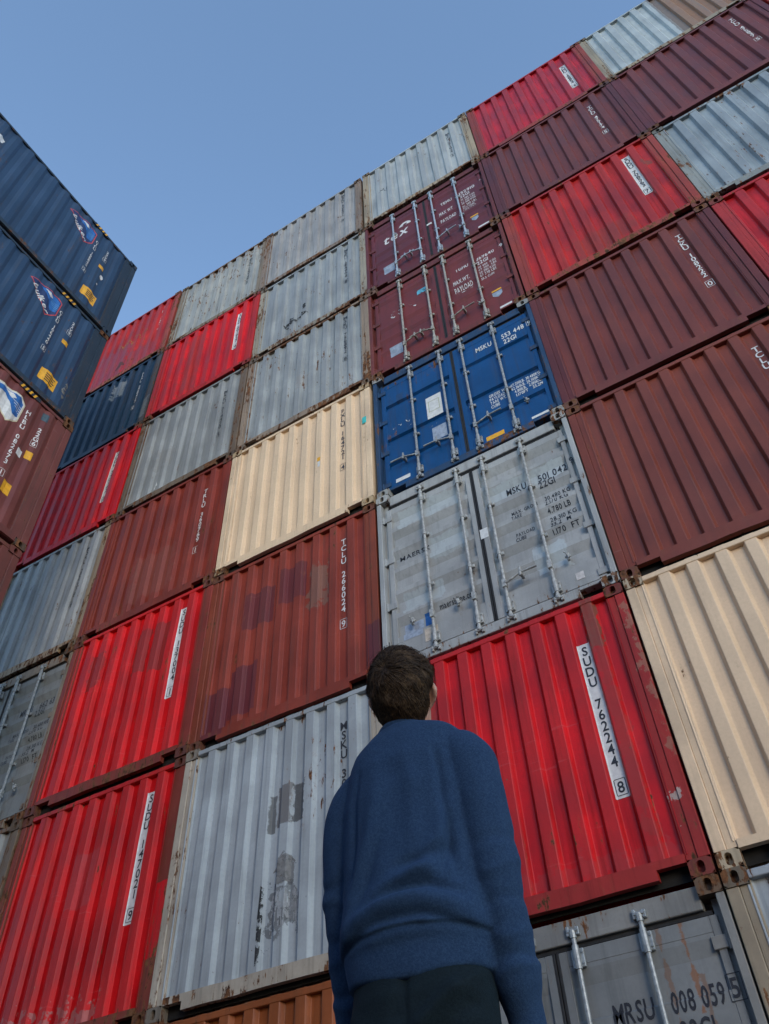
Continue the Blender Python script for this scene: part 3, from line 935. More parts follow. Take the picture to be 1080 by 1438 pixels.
# ---- column 1
S[1, 0] = dict(kind='end', col=(.30, .33, .36), fcol=(.30, .24, .17), frust=.4, rust=.18, label='grey container at the lower right corner under the cream container')
S[1, 1] = dict(kind='end', tv=.35, col=CRM, fcol=CRM, frust=.06, rust=.01, dirt=.12, chips=.12, ccol=(.45, .36, .25), num='FXLU 208834 6', tm=simple('dark_letter_paint', (.05, .05, .06), .55),
               label='large cream container at the right edge beside the red number strip')
S[1, 1]['label'] = 'cream container at the right edge of the picture'
S[1, 2] = dict(kind='end', col=BRN2, fcol=BRN2, frust=.08, rust=.012, dirt=.2, chips=.2, num='TCLU 582019 3', numz=(2.25, .97), ccol=(.13, .045, .03),
               label='brown container on top of the right edge cream container, right of the grey doors')
S[1, 3] = dict(kind='end', col=(.155, .035, .027), fcol=(.11, .025, .026), frust=.08, rust=.012, dirt=.2, chips=.2, num='TCKU 108222 0', numz=(2.28, .98), ccol=(.12, .05, .035),
               label='maroon container with white number 108222, right of the blue doors')
S[1, 4] = dict(kind='end', col=RED2, fcol=(.30, .045, .03), frust=.32, rust=.08, num='SUDU 708563 7', numz=(2.30, 1.04), strip=True, chips=.6,
               patches=[(.75, 1.6, .2, .75, (.20, .05, .03), .4, .9), (2.1, 2.2, 1.75, 1.95, (.18, .06, .04), .8, .3)],
               label='light red container with a white number strip, between two maroon containers')
S[1, 5] = dict(kind='end', col=(.150, .035, .030), fcol=(.10, .026, .030), frust=.10, rust=.012, dirt=.2, chips=.2, num='TCLU 475174 5', numz=(2.16, .88),
               label='maroon container above the light red one, touching the upper maroon doors')
S[1, 6] = dict(kind='end', col=(.42, .016, .03), fcol=(.24, .040, .03), frust=.22, rust=.03, num='SUDU 158854 4', numz=(2.0, .75), strip=True,
               label='topmost red container right of the door column')
# ---- column 2
S[2, 0] = dict(kind='end', col=BRN, label='brown container on the ground out of sight at the right')
S[2, 1] = dict(kind='end', col=GRY2, label='grey container out of sight to the right of the cream one')
S[2, 2] = dict(kind='end', col=RED, label='red container out of sight at the right, second above the ground')
S[2, 3] = dict(kind='end', col=(.46, .010, .014), fcol=(.34, .028, .028), frust=.22, rust=.05, num='SUDU 613420 8', strip=True, label='red container cut by the right edge below a grey one')
S[2, 4] = dict(kind='end', col=(.27, .31, .34), fcol=(.24, .25, .24), frust=.38, rust=.20, chips=.8, label='blue-grey container at the right edge below a maroon one')
S[2, 5] = dict(kind='end', col=(.150, .035, .032), fcol=(.11, .028, .034), frust=.10, rust=.012, dirt=.2, chips=.2, num='TCLU 475837 5', numz=(2.26, 1.0),
               label='maroon container near the upper right corner, under the grey and rusty one')
S[2, 6] = dict(kind='end', col=(.40, .44, .45), fcol=(.30, .25, .18), frust=.35, rust=.10,
               patches=[(1.42, 2.46, 0, 2.6, (.24, .105, .036), .94, .12), (1.36, 1.52, 0, 2.6, (.16, .135, .12), .8, .05)],
               label='topmost container at the upper right, half grey and half rusty brown')
S[3, 5] = dict(kind='end', col=RED2, label='red container at the very upper right corner')
S[3, 6] = dict(kind='end', col=BRN, label='brown topmost container beyond the upper right corner')
for k in range(5):
    S[3, k] = dict(kind='end', col=(MAR, GRY, RED, BRN2, GRY2)[k], label=('maroon container on the ground', 'grey container', 'red container', 'brown container', 'pale grey container')[k] + ' at the far right, outside the picture')

GROOVES = {       # (upper lip z, height, upper slope, lower slope, depth)
    'grey': [(2.262, .225, .10, .016, .040), (1.97, .26, .10, .016, .042), (1.65, .26, .10, .016, .042), (1.33, .26, .10, .016, .042), (1.01, .26, .10, .016, .042), (.69, .26, .10, .016, .042)],
    'shallow': [(2.24, .31, .10, .016, .020), (1.66, .31, .10, .016, .020), (1.10, .31, .10, .016, .020), (.62, .3, .10, .016, .020)],
    'blue': [(1.88, .125, .025, .02, .034), (1.14, .125, .025, .02, .034), (.64, .125, .025, .02, .034)],
    'tex': [(2.16, .28, .08, .016, .020), (1.34, .28, .08, .016, .020), (1.0, .28, .08, .016, .020), (.66, .28, .08, .016, .020)],
}
DX = {(-1, 6): -.03, (-1, 5): .03, (-1, 4): .02, (-1, 3): -.02, (-1, 2): -.02, (-2, 6): .03, (-2, 5): .04, (-2, 3): -.03, (0, 3): .015, (2, 6): -.03, (2, 5): -.02}
DY = {}
rnd0 = random.Random(4)
for (i, j) in sorted(S):
    sp = S[i, j]
    seed = 20 + i * 9 + j * 1.7
    dx = DX.get((i, j), rnd0.uniform(-.006, .006))
    dy = rnd0.uniform(-.015, .015)
    loc = (i * XP + .009 + dx, dy, j * H)
    if sp['kind'] == 'end':
        root = end_container(loc, sp, seed)
        if sp.get('teal'):
            post = [c for c in root.children if c.name.startswith('corner_post')][-1]
            tm = MB(); tm.box(W - .125, W - .062, -.004, -.001, 1.66, 1.80, 0)
            tm.build('tape_square', TEAL, post)
    else:
        sp['grooves'] = GROOVES[sp['grooves']]
        if sp.get('weights'):
            m = sp['weights']
            yr = 1.40 if sp['seed'] != 31 else 1.40
            for q, (a, b) in enumerate((('MAX. GROSS', '30.480 KG'), ('TARE', '2.170 KG'), ('', '4.780 LB'), ('PAYLOAD', '28.310 KG'), ('CUBE', '33.2  M'), ('', '1.170  FT'))):
                z = (1.452, 1.345, 1.245, 1.13, 1.022, .932)[q]
                if a:
                    sp['marks'].append(('lettering', 'h', (a, 1.575, z - .005, .048, -.030 * len(a)), BLACK))
                sp['marks'].append(('lettering', 'h', (b, 1.955, z, .058, -.032 * len(b)), BLACK))
        door_container(loc, sp, seed)

# ---------------------------------------------------------------- left stack (long sides facing +X)
def side_container(loc, rz, sp, seed):
    root = empty('shipping_container', loc, rz, sp['label'], 'container', GL_)
    pm = paint('container_paint', sp['col'], seed, sp.get('rust', .08), sp.get('dirt', .35), sp.get('patches', ()), .45, .5)
    fm = paint('frame_paint', sp.get('fcol', sp['col']), seed + .5, sp.get('frust', .2), .5, (), .5, .7)
    L = LEN
    for x, s_ in ((0, 1), (L, -1)):
        mb = MB()
        a, b = sorted((x, x + s_ * .10))
        mb.box(a, b, 0, .14, .118, H - .118, .006)
        a, b = sorted((x + s_ * .10, x + s_ * .27))
        mb.box(a, b, .012, .08, .118, H - .07, .005)
        mb.build('corner_post', fm, root)
    for x in (0, L - .178):
        for z in (0, H - .118):
            mb = MB(); casting(mb, x, z, wid=.178, dep=.162)
            mb.build('corner_casting', CAST if sp.get('rustycast') else fm, root)
    mb = MB(); mb.box(.178, L - .178, .004, .07, H - .085, H - .025, .005); mb.build('top_rail', fm, root)
    mb = MB()
    mb.box(.178, L - .178, .004, .03, .03, .165, .005)
    mb.box(.178, L - .178, -.012, .004, .035, .058, .004)
    mb.box(.178, L - .178, .03, .16, .03, .042, .003)
    mb.build('bottom_rail', fm, root)
    prof = profile(.25, L - .25, L - .80, .278, .080, .058, .024, .010)
    o, surf, px = corr_sheet('side_panel', prof, .16, H - .03, seed, .004, pm, root)
    sh = MB()
    sh.box(.02, L - .02, .06, W - .012, .15, H - .015, .01)
    for y in np.arange(.5, L - .3, .6):
        sh.box(y, y + .10, .06, W - .06, .03, .15, .004)
    for x in (0, L - .178):
        for z in (0, H - .118):
            sh.box(x, x + .178, W - .162, W, z, z + .118, .004)
    sh.build('shell', pm, root)
    for m in sp.get('marks', ()):
        nm, kind, arg, mat = m[:4]
        lift = m[4] if len(m) > 4 else .003
        if kind == 'h':
            s_, x, z, cap, xs = arg[:5]
            V, F, wd = flat_text(s_, cap, xs, shear=arg[5] if len(arg) > 5 else 0)
            rot = arg[6] if len(arg) > 6 else 0
            ca, sa = math.cos(rot), math.sin(rot)
            V = [(L + x + a * ca - b * sa, z + a * sa + b * ca) for a, b in V]
        elif kind == 'v':
            s_, x, z0, z1, cap = arg
            V, F = vert_text(s_, L + x, z0, z1, cap, .9)
        else:
            V, F = arg
            V = [(L + a, b) for a, b in V]
        decal(nm, V, F, mat, o, surf, lift, px, .15)
    if sp.get('hazard'):
        h0, h1 = sp['hazard']
        mb = MB(); mb.box(L + h0, L + h1, -.003, .002, H - .105, H - .03, 0)
        hz = mb.build('hazard_strip', BLACK, root)
        mb = MB()
        k = 0
        x = h0 + .02
        while x < h1 - .07:
            mb.add([(L + x, -.005, H - .105), (L + x + .035, -.005, H - .105), (L + x + .065, -.005, H - .03), (L + x + .03, -.005, H - .03)], [(0, 1, 2, 3)])
            x += .075
        mb.build('yellow_stripes', YELLOW, hz)
    return root

def emblem(dx, worn=False):
    sh = lambda P: [(x + dx, z) for x, z in P]
    out = [(-1.60, 2.20), (-1.43, 2.29), (-1.05, 2.345), (-.965, 2.25), (-.975, 1.87), (-1.14, 1.70), (-1.38, 1.97)]
    inn = [(-1.575, 2.197), (-1.425, 2.272), (-1.058, 2.326), (-.982, 2.24), (-.992, 1.88), (-1.14, 1.728), (-1.37, 1.985)]
    top = [(-1.38, 2.25), (-1.07, 2.30), (-1.0, 2.23), (-1.01, 1.93), (-1.10, 1.90), (-1.20, 2.08)]
    wave = [(-1.31, 2.25), (-1.20, 2.265), (-1.13, 2.21), (-1.19, 2.16), (-1.25, 2.21)]
    r = [('emblem', 'p', poly(sh(out)), CREAMV if worn else REDV, .003), ('emblem', 'p', poly(sh(inn)), STRIP if worn else NAVYV, .0045),
         ('emblem', 'p', poly(sh(top)), BLUEV, .006), ('emblem', 'p', poly(sh(wave)), STRIP, .0075)]
    for q in range(4):
        z = 2.16 - q * .045
        r.append(('emblem', 'p', poly(sh([(-1.18 + q * .03, z), (-.99, z - .02), (-.99, z - .032), (-1.17 + q * .03, z - .012)])), STRIP if worn else simple('pale_blue_vinyl', (.12, .28, .5), .5), .0075))
    if not worn:
        r.append(('emblem_lettering', 'h', ('bulker', -1.52 + dx, 2.085, .115, -.54, .05, -.76), WHITE, .0075))
    else:
        r.append(('emblem', 'p', poly(sh([(-1.45, 2.22), (-1.34, 2.26), (-1.30, 2.17), (-1.42, 2.13)])), BLUEV, .0075))
        r.append(('emblem', 'p', poly(sh([(-1.16, 2.02), (-1.04, 2.03), (-1.0, 1.94), (-1.1, 1.92)])), BLUEV, .0075))
    return r

def warn(x0, x1, z0, z1, seed):
    r = [('warning_label', 'p', poly([(x0, z0 + .03), (x1, z0), (x1 + .005, z1 - .02), ((x0 + x1) / 2, z1), (x0 + .01, z1)]), YELLOW, .003)]
    for q in range(4):
        z = z1 - .06 - q * (z1 - z0 - .1) / 4
        r.append(('label_print', 'p', rect(x0 + .10, x1 - .03 - .02 * (q % 2), z - .022, z), BLACK, .0045))
    return r

NAVY = (.024, .054, .108)
NAVYF = (.022, .036, .055)
RBR = (.160, .045, .038)
XL, YL = -4.147, -1.65
LS = {
    5: dict(col=NAVY, fcol=NAVYF, frust=.14, rust=.05, hazard=(-1.10, -.78),
            marks=emblem(0) + [('serial_number', 'v', ('CICU 108842 2', -.90, 2.10, .96, .075), WHITE), ('size_code', 'v', ('22V9', -.645, 2.12, 1.76, .07), WHITE)] + warn(-.80, -.48, .36, .66, 1)
            + [('label_sticker', 'p', rect(-.70, -.58, 1.46, 1.56), YELLOW), ('label_sticker', 'p', blob(-.56, 1.28, .05, .08, 3), STRIP), ('label_sticker', 'p', rect(-.60, -.57, .97, 1.01), STRIP),
               ('torn_label', 'p', blob(-.10, .58, .075, .13, 5), PINK), ('torn_label', 'p', blob(-.09, .90, .05, .09, 9), PINK), ('torn_label', 'p', blob(-3.10, 1.95, .10, .12, 6), STRIP), ('torn_label', 'p', blob(-3.28, 2.1, .08, .1, 16), STRIP)],
            label='topmost navy container of the left stack, against the sky'),
    4: dict(col=NAVY, fcol=NAVYF, frust=.16, rust=.08, hazard=(-1.06, -.74), rustycast=True,
            marks=emblem(.02) + [('serial_number', 'v', ('CICU 106440 5', -.90, 2.10, .96, .075), WHITE), ('size_code', 'v', ('22V9', -.645, 2.12, 1.76, .07), WHITE)] + warn(-.80, -.48, .36, .66, 2)
            + [('label_sticker', 'p', rect(-.70, -.58, 1.46, 1.56), YELLOW), ('torn_label', 'p', blob(-.10, .30, .075, .11, 15), PINK), ('scrape', 'p', blob(-.33, .55, .06, .22, 21), simple('bare_scrape', (.19, .18, .17), .8, worn=.4))],
            label='second navy container from the top of the left stack, resting on a reddish brown one'),
    3: dict(col=RBR, fcol=(.15, .045, .038), frust=.14, rust=.06, hazard=(-1.0, -.62), rustycast=True,
            marks=emblem(.19, True) + [('serial_number', 'v', ('HLBU 082673 1', -.70, 2.20, .84, .082), WHITE), ('size_code', 'v', ('22G6', -.45, 2.08, 1.70, .08), WHITE)]
            + [('label_sticker', 'p', rect(-.50, -.40, 1.40, 1.56), YELLOW), ('label_sticker', 'p', rect(-.63, -.54, 1.34, 1.47), STRIP), ('label_sticker', 'p', rect(-.62, -.48, .62, .82), YELLOW), ('label_sticker', 'p', rect(-.50, -.40, 2.26, 2.42), simple('slate_vinyl', (.05, .08, .10), .6)),
               ('scrape', 'p', blob(-.14, .55, .10, .24, 11, j=.6), WORNW)],
            label='reddish brown container under the two navy ones of the left stack'),
    2: dict(col=(.15, .042, .034), fcol=(.14, .042, .034), frust=.15, label='lowest visible reddish brown container of the left stack at the left edge'),
    1: dict(col=BRN, label='brown container low in the left stack, below the picture edge'),
    0: dict(col=GRY2, label='grey container standing on the ground under the left stack'),
}
for j, sp in LS.items():
    side_container((XL + rnd0.uniform(-.01, .01), YL - LEN + rnd0.uniform(-.02, .02), j * H), R(90), sp, 70 + j * 2.3)

# ---------------------------------------------------------------- the man
def loft(mb, rings, n=40, cap=True):
    """rings: (centre, axis_u, axis_v, ru, rv, squareness)"""
    V = []; F = []
    for (c, u, v, ru, rv, e) in rings:
        c, u, v = Vector(c), Vector(u), Vector(v)
        for k in range(n):
            a = 2 * math.pi * k / n
            ca, sa = math.cos(a), math.sin(a)
            V.append(c + u * ru * math.copysign(abs(ca) ** e, ca) + v * rv * math.copysign(abs(sa) ** e, sa))
    for i in range(len(rings) - 1):
        for k in range(n):
            k2 = (k + 1) % n
            F.append((i * n + k, i * n + k2, (i + 1) * n + k2, (i + 1) * n + k))
    if cap:
        F.append(tuple(range(n))[::-1]); F.append(tuple(range((len(rings) - 1) * n, len(rings) * n)))
    mb.add(V, F)

def limb(mb, pts, n=24, sub=6):
    """smooth tapering tube: pts = (x, y, z, radius[, flat])"""
    P = []
    m = len(pts)
    for i in range(m - 1):
        p0, p1, p2, p3 = (pts[max(i - 1, 0)], pts[i], pts[i + 1], pts[min(i + 2, m - 1)])
        for k in range(sub):
            t = k / sub
            P.append([.5 * ((2 * b) + (-a + c) * t + (2 * a - 5 * b + 4 * c - d) * t * t + (-a + 3 * b - 3 * c + d) * t ** 3) for a, b, c, d in zip(p0, p1, p2, p3)])
    P.append(list(pts[-1]))
    rings = []
    for i, p in enumerate(P):
        q0, q1 = Vector(P[max(i - 1, 0)][:3]), Vector(P[min(i + 1, len(P) - 1)][:3])
        t = (q1 - q0).normalized()
        u = Vector((1, 0, 0)) - t * t.x
        if u.length < .2:
            u = Vector((0, 1, 0)) - t * t.y
        u.normalize()
        v = t.cross(u)
        fl = p[4] if len(p) > 4 else 1.0
        rings.append((p[:3], u, v, p[3], p[3] * fl, 1.0))
    # rounded ends
    for end, s_ in ((0, -1), (-1, 1)):
        c, u, v, ru, rv, e = rings[end]
        q = Vector(P[end][:3]) - Vector(P[1 if end == 0 else -2][:3])
        t = q.normalized()
        extra = [(Vector(c) + t * ru * .5, u, v, ru * .86, rv * .86, 1), (Vector(c) + t * ru * .85, u, v, ru * .5, rv * .5, 1)]
        rings = (extra[::-1] + rings) if end == 0 else (rings + extra)
    loft(mb, rings, n)

def fuse(name, mb, voxel, smooth_it, fac=.5):
    """union of closed shells as one skin"""
    me = bpy.data.meshes.new(name); me.from_pydata([tuple(v) for v in mb.v], [], mb.f); me.update()
    o = bpy.data.objects.new(name, me); COL.objects.link(o)
    r = o.modifiers.new('remesh', 'REMESH'); r.mode = 'VOXEL'; r.voxel_size = voxel
    sm = o.modifiers.new('smooth', 'SMOOTH'); sm.iterations = smooth_it; sm.factor = fac
    dg = bpy.context.evaluated_depsgraph_get(); dg.update()
    out = bpy.data.meshes.new_from_object(o.evaluated_get(dg))
    bpy.data.objects.remove(o); bpy.data.meshes.remove(me)
    out.name = name
    return out

def me_arrays(me):
    n = len(me.vertices)
    co = np.empty(n * 3); me.vertices.foreach_get('co', co)
    no = np.empty(n * 3); me.vertices.foreach_get('normal', no)
    return co.reshape(-1, 3), no.reshape(-1, 3)

SKIN = None
def skin_mat():
    s = NT('skin')
    tc = s.n('ShaderNodeTexCoord'); v = tc.outputs['Object']
    a = s.noise(v, 30, 5, .6); b = s.noise(v, 6, 3, .5)
    c = s.mix(s.ramp(a, .3, .7), (.44, .235, .165), (.56, .33, .245))
    c = s.mix(s.ramp(b, .45, .7, 0, .4), c, (.50, .20, .15))
    s.link(c, s.p.inputs['Base Color'])
    s.p.inputs['Roughness'].default_value = .5
    s.p.inputs['Subsurface Weight'].default_value = .12
    s.p.inputs['Subsurface Radius'].default_value = (.012, .005, .003)
    s.link(s.bump(a, .2, .002), s.p.inputs['Normal'])
    return s.m

def cloth_mat(name, c0, c1, fleck, rough=.95, scale=420, wale=False):
    s = NT(name)
    tc = s.n('ShaderNodeTexCoord'); v = tc.outputs['Object']
    a = s.noise(v, scale, 3, .8); b = s.noise(v, 190, 4, .75); d = s.noise(v, 5, 4, .6)
    c = s.mix(s.ramp(d, .3, .7), c0, c1)
    c = s.mix(s.ramp(b, .42, .62, 0, .5), c, fleck)
    c = s.mix(s.ramp(a, .45, .7, 0, .55), c, fleck)
    s.link(c, s.p.inputs['Base Color'])
    s.p.inputs['Roughness'].default_value = rough
    s.p.inputs['Specular IOR Level'].default_value = .15
    s.p.inputs['Sheen Weight'].default_value = .4
    s.p.inputs['Sheen Roughness'].default_value = .6
    s.p.inputs['Sheen Tint'].default_value = (*fleck, 1)
    h = s.math('ADD', s.math('MULTIPLY', a, .5), s.math('MULTIPLY', b, .8))
    if wale:
        w_ = s.n('ShaderNodeTexWave', wave_type='BANDS', bands_direction='X')
        w_.inputs['Scale'].default_value = 70
        s.link(v, w_.inputs['Vector'])
        h = s.math('ADD', h, s.math('MULTIPLY', w_.outputs['Fac'], .8))
    s.link(s.bump(h, .45, .003), s.p.inputs['Normal'])
    return s.m

def person():
    FACE = R(8)
    root = empty('person', (2.3785, -4.0564, -.02), FACE, 'man in a blue sweatshirt and dark trousers seen from behind, looking up at the containers', 'person')
    skin = skin_mat()
    # joints (local: +y forward, +x his right)
    SH = 1.425
    armR = [(.110, .0, 1.355, .046), (.160, -.006, 1.325, .047), (.196, -.014, 1.24, .044), (.206, -.012, 1.11, .040), (.206, .020, .95, .036), (.208, .062, .795, .027)]
    armL = [(-x + .004, y + .02 + .075 * max(0, 1.33 - z), z, r) for x, y, z, r in armR]
    body = MB()
    X, Y = (1, 0, 0), (0, 1, 0)
    loft(body, [((0, .0, .84), X, Y, .13, .10, .9), ((0, -.005, .94), X, Y, .14, .11, .9), ((0, .0, 1.08), X, Y, .125, .095, .9), ((0, .0, 1.22), X, Y, .138, .102, .9),
                ((0, -.008, 1.31), X, Y, .140, .092, .9), ((0, -.014, 1.38), X, Y, .11, .072, 1), ((0, -.014, 1.44), X, Y, .060, .056, 1), ((-.004, -.006, 1.51), X, Y, .054, .057, 1),
                ((.006, .006, 1.55), X, Y, .054, .060, 1), ((.012, .012, 1.59), X, Y, .05, .06, 1)])
    for s_ in (1, -1):
        limb(body, [(s_ * .066, 0, .84, .066), (s_ * .085, .005, .68, .068), (s_ * .098, .008, .50, .056), (s_ * .10, -.01, .36, .055), (s_ * .102, -.02, .20, .040), (s_ * .104, -.02, .09, .035), (s_ * .104, .0, .05, .036)])
        limb(body, [(s_ * .106, -.02, .045, .034), (s_ * .112, .08, .04, .034), (s_ * .118, .16, .032, .026)])
    for a, s_ in ((armR, 1), (armL, -1)):
        limb(body, a)
        wx, wy, wz, wr = a[-1]
        # palm and fingers hang from the wrist, palm turned to the thigh
        limb(body, [(wx, wy, wz, .026, .8), (wx + s_ * .004, wy + .012, wz - .045, .026, 1.35), (wx + s_ * .004, wy + .020, wz - .085, .023, 1.5)])
        for q, (dy, ln, cu) in enumerate(((.046, .070, .2), (.027, .080, .28), (.007, .076, .36), (-.012, .060, .44))):
            bx, by, bz = wx + s_ * .004, wy + .012 + dy - .012, wz - .088 + abs(q - 1) * .004
            P_ = [(bx, by, bz + .015, .0092)]
            ang = cu
            x_, z_ = bx, bz
            for seg, (fr, rr_) in enumerate(((.42, .0088), (.32, .0080), (.26, .0066))):
                x_ -= s_ * math.sin(ang) * ln * fr; z_ -= math.cos(ang) * ln * fr
                P_.append((x_, by + .004 * (1 - q), z_, rr_)); ang += .38
            limb(body, P_, 12, 4)
        limb(body, [(wx - s_ * .004, wy + .030, wz - .030, .013), (wx - s_ * .010, wy + .058, wz - .058, .0115), (wx - s_ * .016, wy + .066, wz - .090, .0095)], 12, 4)
    # head: built upright round its own pivot, then tipped back
    tip = Matrix.Translation((.006, .0, 1.494)) @ Matrix.Rotation(R(6), 4, 'Z') @ Matrix.Rotation(R(24), 4, 'X') @ Matrix.Scale(.955, 4) @ Matrix.Translation((0, 0, -1.585))
    hd = MB()
    hc = (.0, .022)
    loft(hd, [((0, hc[1] + .045, 1.567), X, Y, .030, .028, 1), ((0, hc[1] + .035, 1.58), X, Y, .047, .055, 1), ((0, hc[1] + .016, 1.61), X, Y, .060, .078, .95), ((0, hc[1] + .006, 1.645), X, Y, .067, .089, .95),
              ((0, hc[1] + .0, 1.69), X, Y, .073, .096, .97), ((0, hc[1] - .004, 1.73), X, Y, .0755, .098, 1), ((0, hc[1] - .006, 1.765), X, Y, .071, .092, 1), ((0, hc[1] - .006, 1.79), X, Y, .056, .074, 1),
              ((0, hc[1] - .006, 1.806), X, Y, .032, .045, 1), ((0, hc[1] - .006, 1.811), X, Y, .01, .015, 1)], 40)
    # nose, brow, lips, chin
    limb(hd, [(0, hc[1] + .092, 1.70, .010), (0, hc[1] + .104, 1.675, .012), (0, hc[1] + .110, 1.657, .0145)], 14, 4)
    for s_ in (1, -1):
        limb(hd, [(s_ * .010, hc[1] + .100, 1.653, .009), (s_ * .014, hc[1] + .094, 1.655, .008)], 10, 3)
        limb(hd, [(s_ * .012, hc[1] + .093, 1.715, .009), (s_ * .034, hc[1] + .086, 1.718, .009), (s_ * .052, hc[1] + .066, 1.712, .008)], 10, 4)
        # ear: rim and lobe
        rim = [(s_ * .070, hc[1] - .004, 1.655, .0075), (s_ * .088, hc[1] - .016, 1.672, .0075), (s_ * .098, hc[1] - .028, 1.692, .0075), (s_ * .093, hc[1] - .022, 1.714, .007), (s_ * .077, hc[1] + .002, 1.716, .006)]
        limb(hd, rim, 12, 5)
        limb(hd, [(s_ * .071, hc[1] - .002, 1.664, .008), (s_ * .086, hc[1] - .012, 1.69, .012), (s_ * .076, hc[1] - .004, 1.708, .008)], 12, 4)
    limb(hd, [(-.020, hc[1] + .086, 1.622, .007), (0, hc[1] + .094, 1.624, .0095), (.020, hc[1] + .086, 1.622, .007)], 10, 4)
    limb(hd, [(-.017, hc[1] + .085, 1.611, .007), (0, hc[1] + .091, 1.609, .0105), (.017, hc[1] + .085, 1.611, .007)], 10, 4)
    limb(hd, [(-.012, hc[1] + .072, 1.583, .014), (.012, hc[1] + .072, 1.583, .014)], 12, 3)
    hd.v = [tuple(tip @ Vector(v)) for v in hd.v]
    body.add(hd.v, hd.f)
    me = fuse('person_body', body, .0055, 4)
    bc, _bn = me_arrays(me)
    bc[:, 2] += .11 * bc[:, 0] * np.clip((bc[:, 2] - 1.05) / .3, 0, 1) * (bc[:, 2] < 1.44)
    me.vertices.foreach_set('co', bc.ravel()); me.update()
    link('body', me, skin, root, True)
    for s_ in (1, -1):
        eb = bmesh.new(); bmesh.ops.create_uvsphere(eb, u_segments=16, v_segments=10, radius=.0125)
        for v in eb.verts:
            v.co = tip @ (v.co + Vector((s_ * .031, hc[1] + .078, 1.697)))
        m_ = bpy.data.meshes.new('eye'); eb.to_mesh(m_); eb.free()
        link('eye', m_, simple('eye_white', (.65, .63, .60), .2, var=.05, bump=0), root, True)

    # ---- sweatshirt
    sw = MB()
    loft(sw, [((0, .002, .866), X, Y, .170, .114, .92), ((0, .002, .892), X, Y, .176, .118, .92), ((0, .001, .924), X, Y, .179, .121, .92), ((0, -.006, .948), X, Y, .188, .136, .9), ((0, -.006, .985), X, Y, .187, .136, .9), ((0, -.004, 1.05), X, Y, .178, .128, .9),
              ((0, -.004, 1.17), X, Y, .176, .124, .88), ((0, -.008, 1.28), X, Y, .174, .122, .88), ((0, -.014, 1.36), X, Y, .160, .112, .88), ((0, -.018, 1.405), X, Y, .156, .098, .9), ((.004, -.020, 1.438), X, Y, .148, .086, .95),
              ((.006, -.020, 1.464), X, Y, .120, .073, 1), ((.0, -.018, 1.484), X, Y, .082, .067, 1), ((-.006, -.014, 1.497), X, Y, .066, .066, 1), ((-.008, -.010, 1.508), X, Y, .063, .065, 1)], 56)
    for a, s_ in ((armR, 1), (armL, -1)):
        b = [(s_ * .095, -.012, 1.374, .060), (s_ * .142, -.012, 1.366, .068), (s_ * .170, -.014, 1.318, .071), (s_ * .184, -.018, 1.24, .066), (s_ * .192, -.014, 1.12, .062), (s_ * .194, .0, 1.01, .058), (s_ * .198, .026, .90, .055), (s_ * .201, .040, .850, .054), (s_ * .202, .048, .822, .046)]
        if s_ < 0:
            b = [(x + .004, y + .02 + .075 * max(0, 1.33 - z), z, r) for k, (x, y, z, r) in enumerate(b)]
        limb(sw, b, 28, 6)
        e = b[-1]
        limb(sw, [(e[0], e[1], e[2] + .01, .042), (e[0] + s_ * .003, e[1] + .012, e[2] - .030, .041), (e[0] + s_ * .005, e[1] + .022, e[2] - .064, .040)], 24, 4)
    me = fuse('sweatshirt', sw, .0055, 7)
    co, no = me_arrays(me)
    x, y, z = co.T
    back = np.clip(-no[:, 1] * 1.6, 0, 1)
    def seg(px, amp, wid, rng=back):
        """raised fold (amp>0) or crease (amp<0) along a polyline given in (x,z)"""
        d = np.full(len(co), 9.0)
        tt = np.zeros(len(co))
        nseg = len(px) - 1
        for i, ((ax, az), (bx, bz)) in enumerate(zip(px, px[1:])):
            ux, uz = bx - ax, bz - az
            L2 = ux * ux + uz * uz
            t = np.clip(((x - ax) * ux + (z - az) * uz) / L2, 0, 1)
            dd = np.hypot(x - ax - t * ux, z - az - t * uz)
            m = dd < d
            d = np.where(m, dd, d); tt = np.where(m, (i + t) / nseg, tt)
        taper = np.sin(np.pi * np.clip(tt * .9 + .05, 0, 1)) ** .6
        return amp * np.exp(-(d / wid) ** 2) * taper * rng
    disp = np.zeros(len(co))
    # blouse of fabric over the ribbed hem, sagging folds at the small of the back
    disp += seg([(-0.150, 0.965), (-0.053, 0.995), (0.044, 1.000), (0.141, 0.975)], .014, .020)
    disp += seg([(-0.150, 0.935), (-0.044, 0.962), (0.053, 0.963), (0.145, 0.940)], -.010, .010)
    disp += seg([(-0.088, 0.995), (-0.009, 1.022), (0.070, 1.028), (0.136, 1.005)], -.013, .012)
    disp += seg([(-0.044, 1.030), (0.044, 1.055), (0.114, 1.060)], .011, .018)
    disp += seg([(0.000, 1.075), (0.062, 1.085), (0.123, 1.110)], -.010, .013)
    disp += seg([(-0.145, 0.980), (-0.106, 1.070), (-0.066, 1.170), (-0.053, 1.260)], .010, .020)
    disp += seg([(-0.123, 0.970), (-0.079, 1.060), (-0.040, 1.160)], -.007, .014)
    disp += seg([(0.119, 1.210), (0.101, 1.130), (0.062, 1.070), (0.026, 1.040)], .010, .018)
    disp += seg([(0.132, 1.180), (0.123, 1.100), (0.097, 1.050)], -.010, .013)
    disp += seg([(.105, 1.36), (.116, 1.30), (.118, 1.22), (.126, 1.13), (.136, 1.04)], -.010, .010)
    disp += seg([(-.10, 1.36), (-.114, 1.28), (-.116, 1.18), (-.122, 1.08)], -.008, .010)
    disp += seg([(.03, 1.36), (.05, 1.28), (.045, 1.18), (.06, 1.10)], .005, .022)
    disp += seg([(.0, 1.38), (.01, 1.26), (.0, 1.14)], -.003, .04)
    disp += seg([(-.06, 1.33), (-.04, 1.24), (-.05, 1.14)], .004, .025)
    allr = np.ones(len(co))
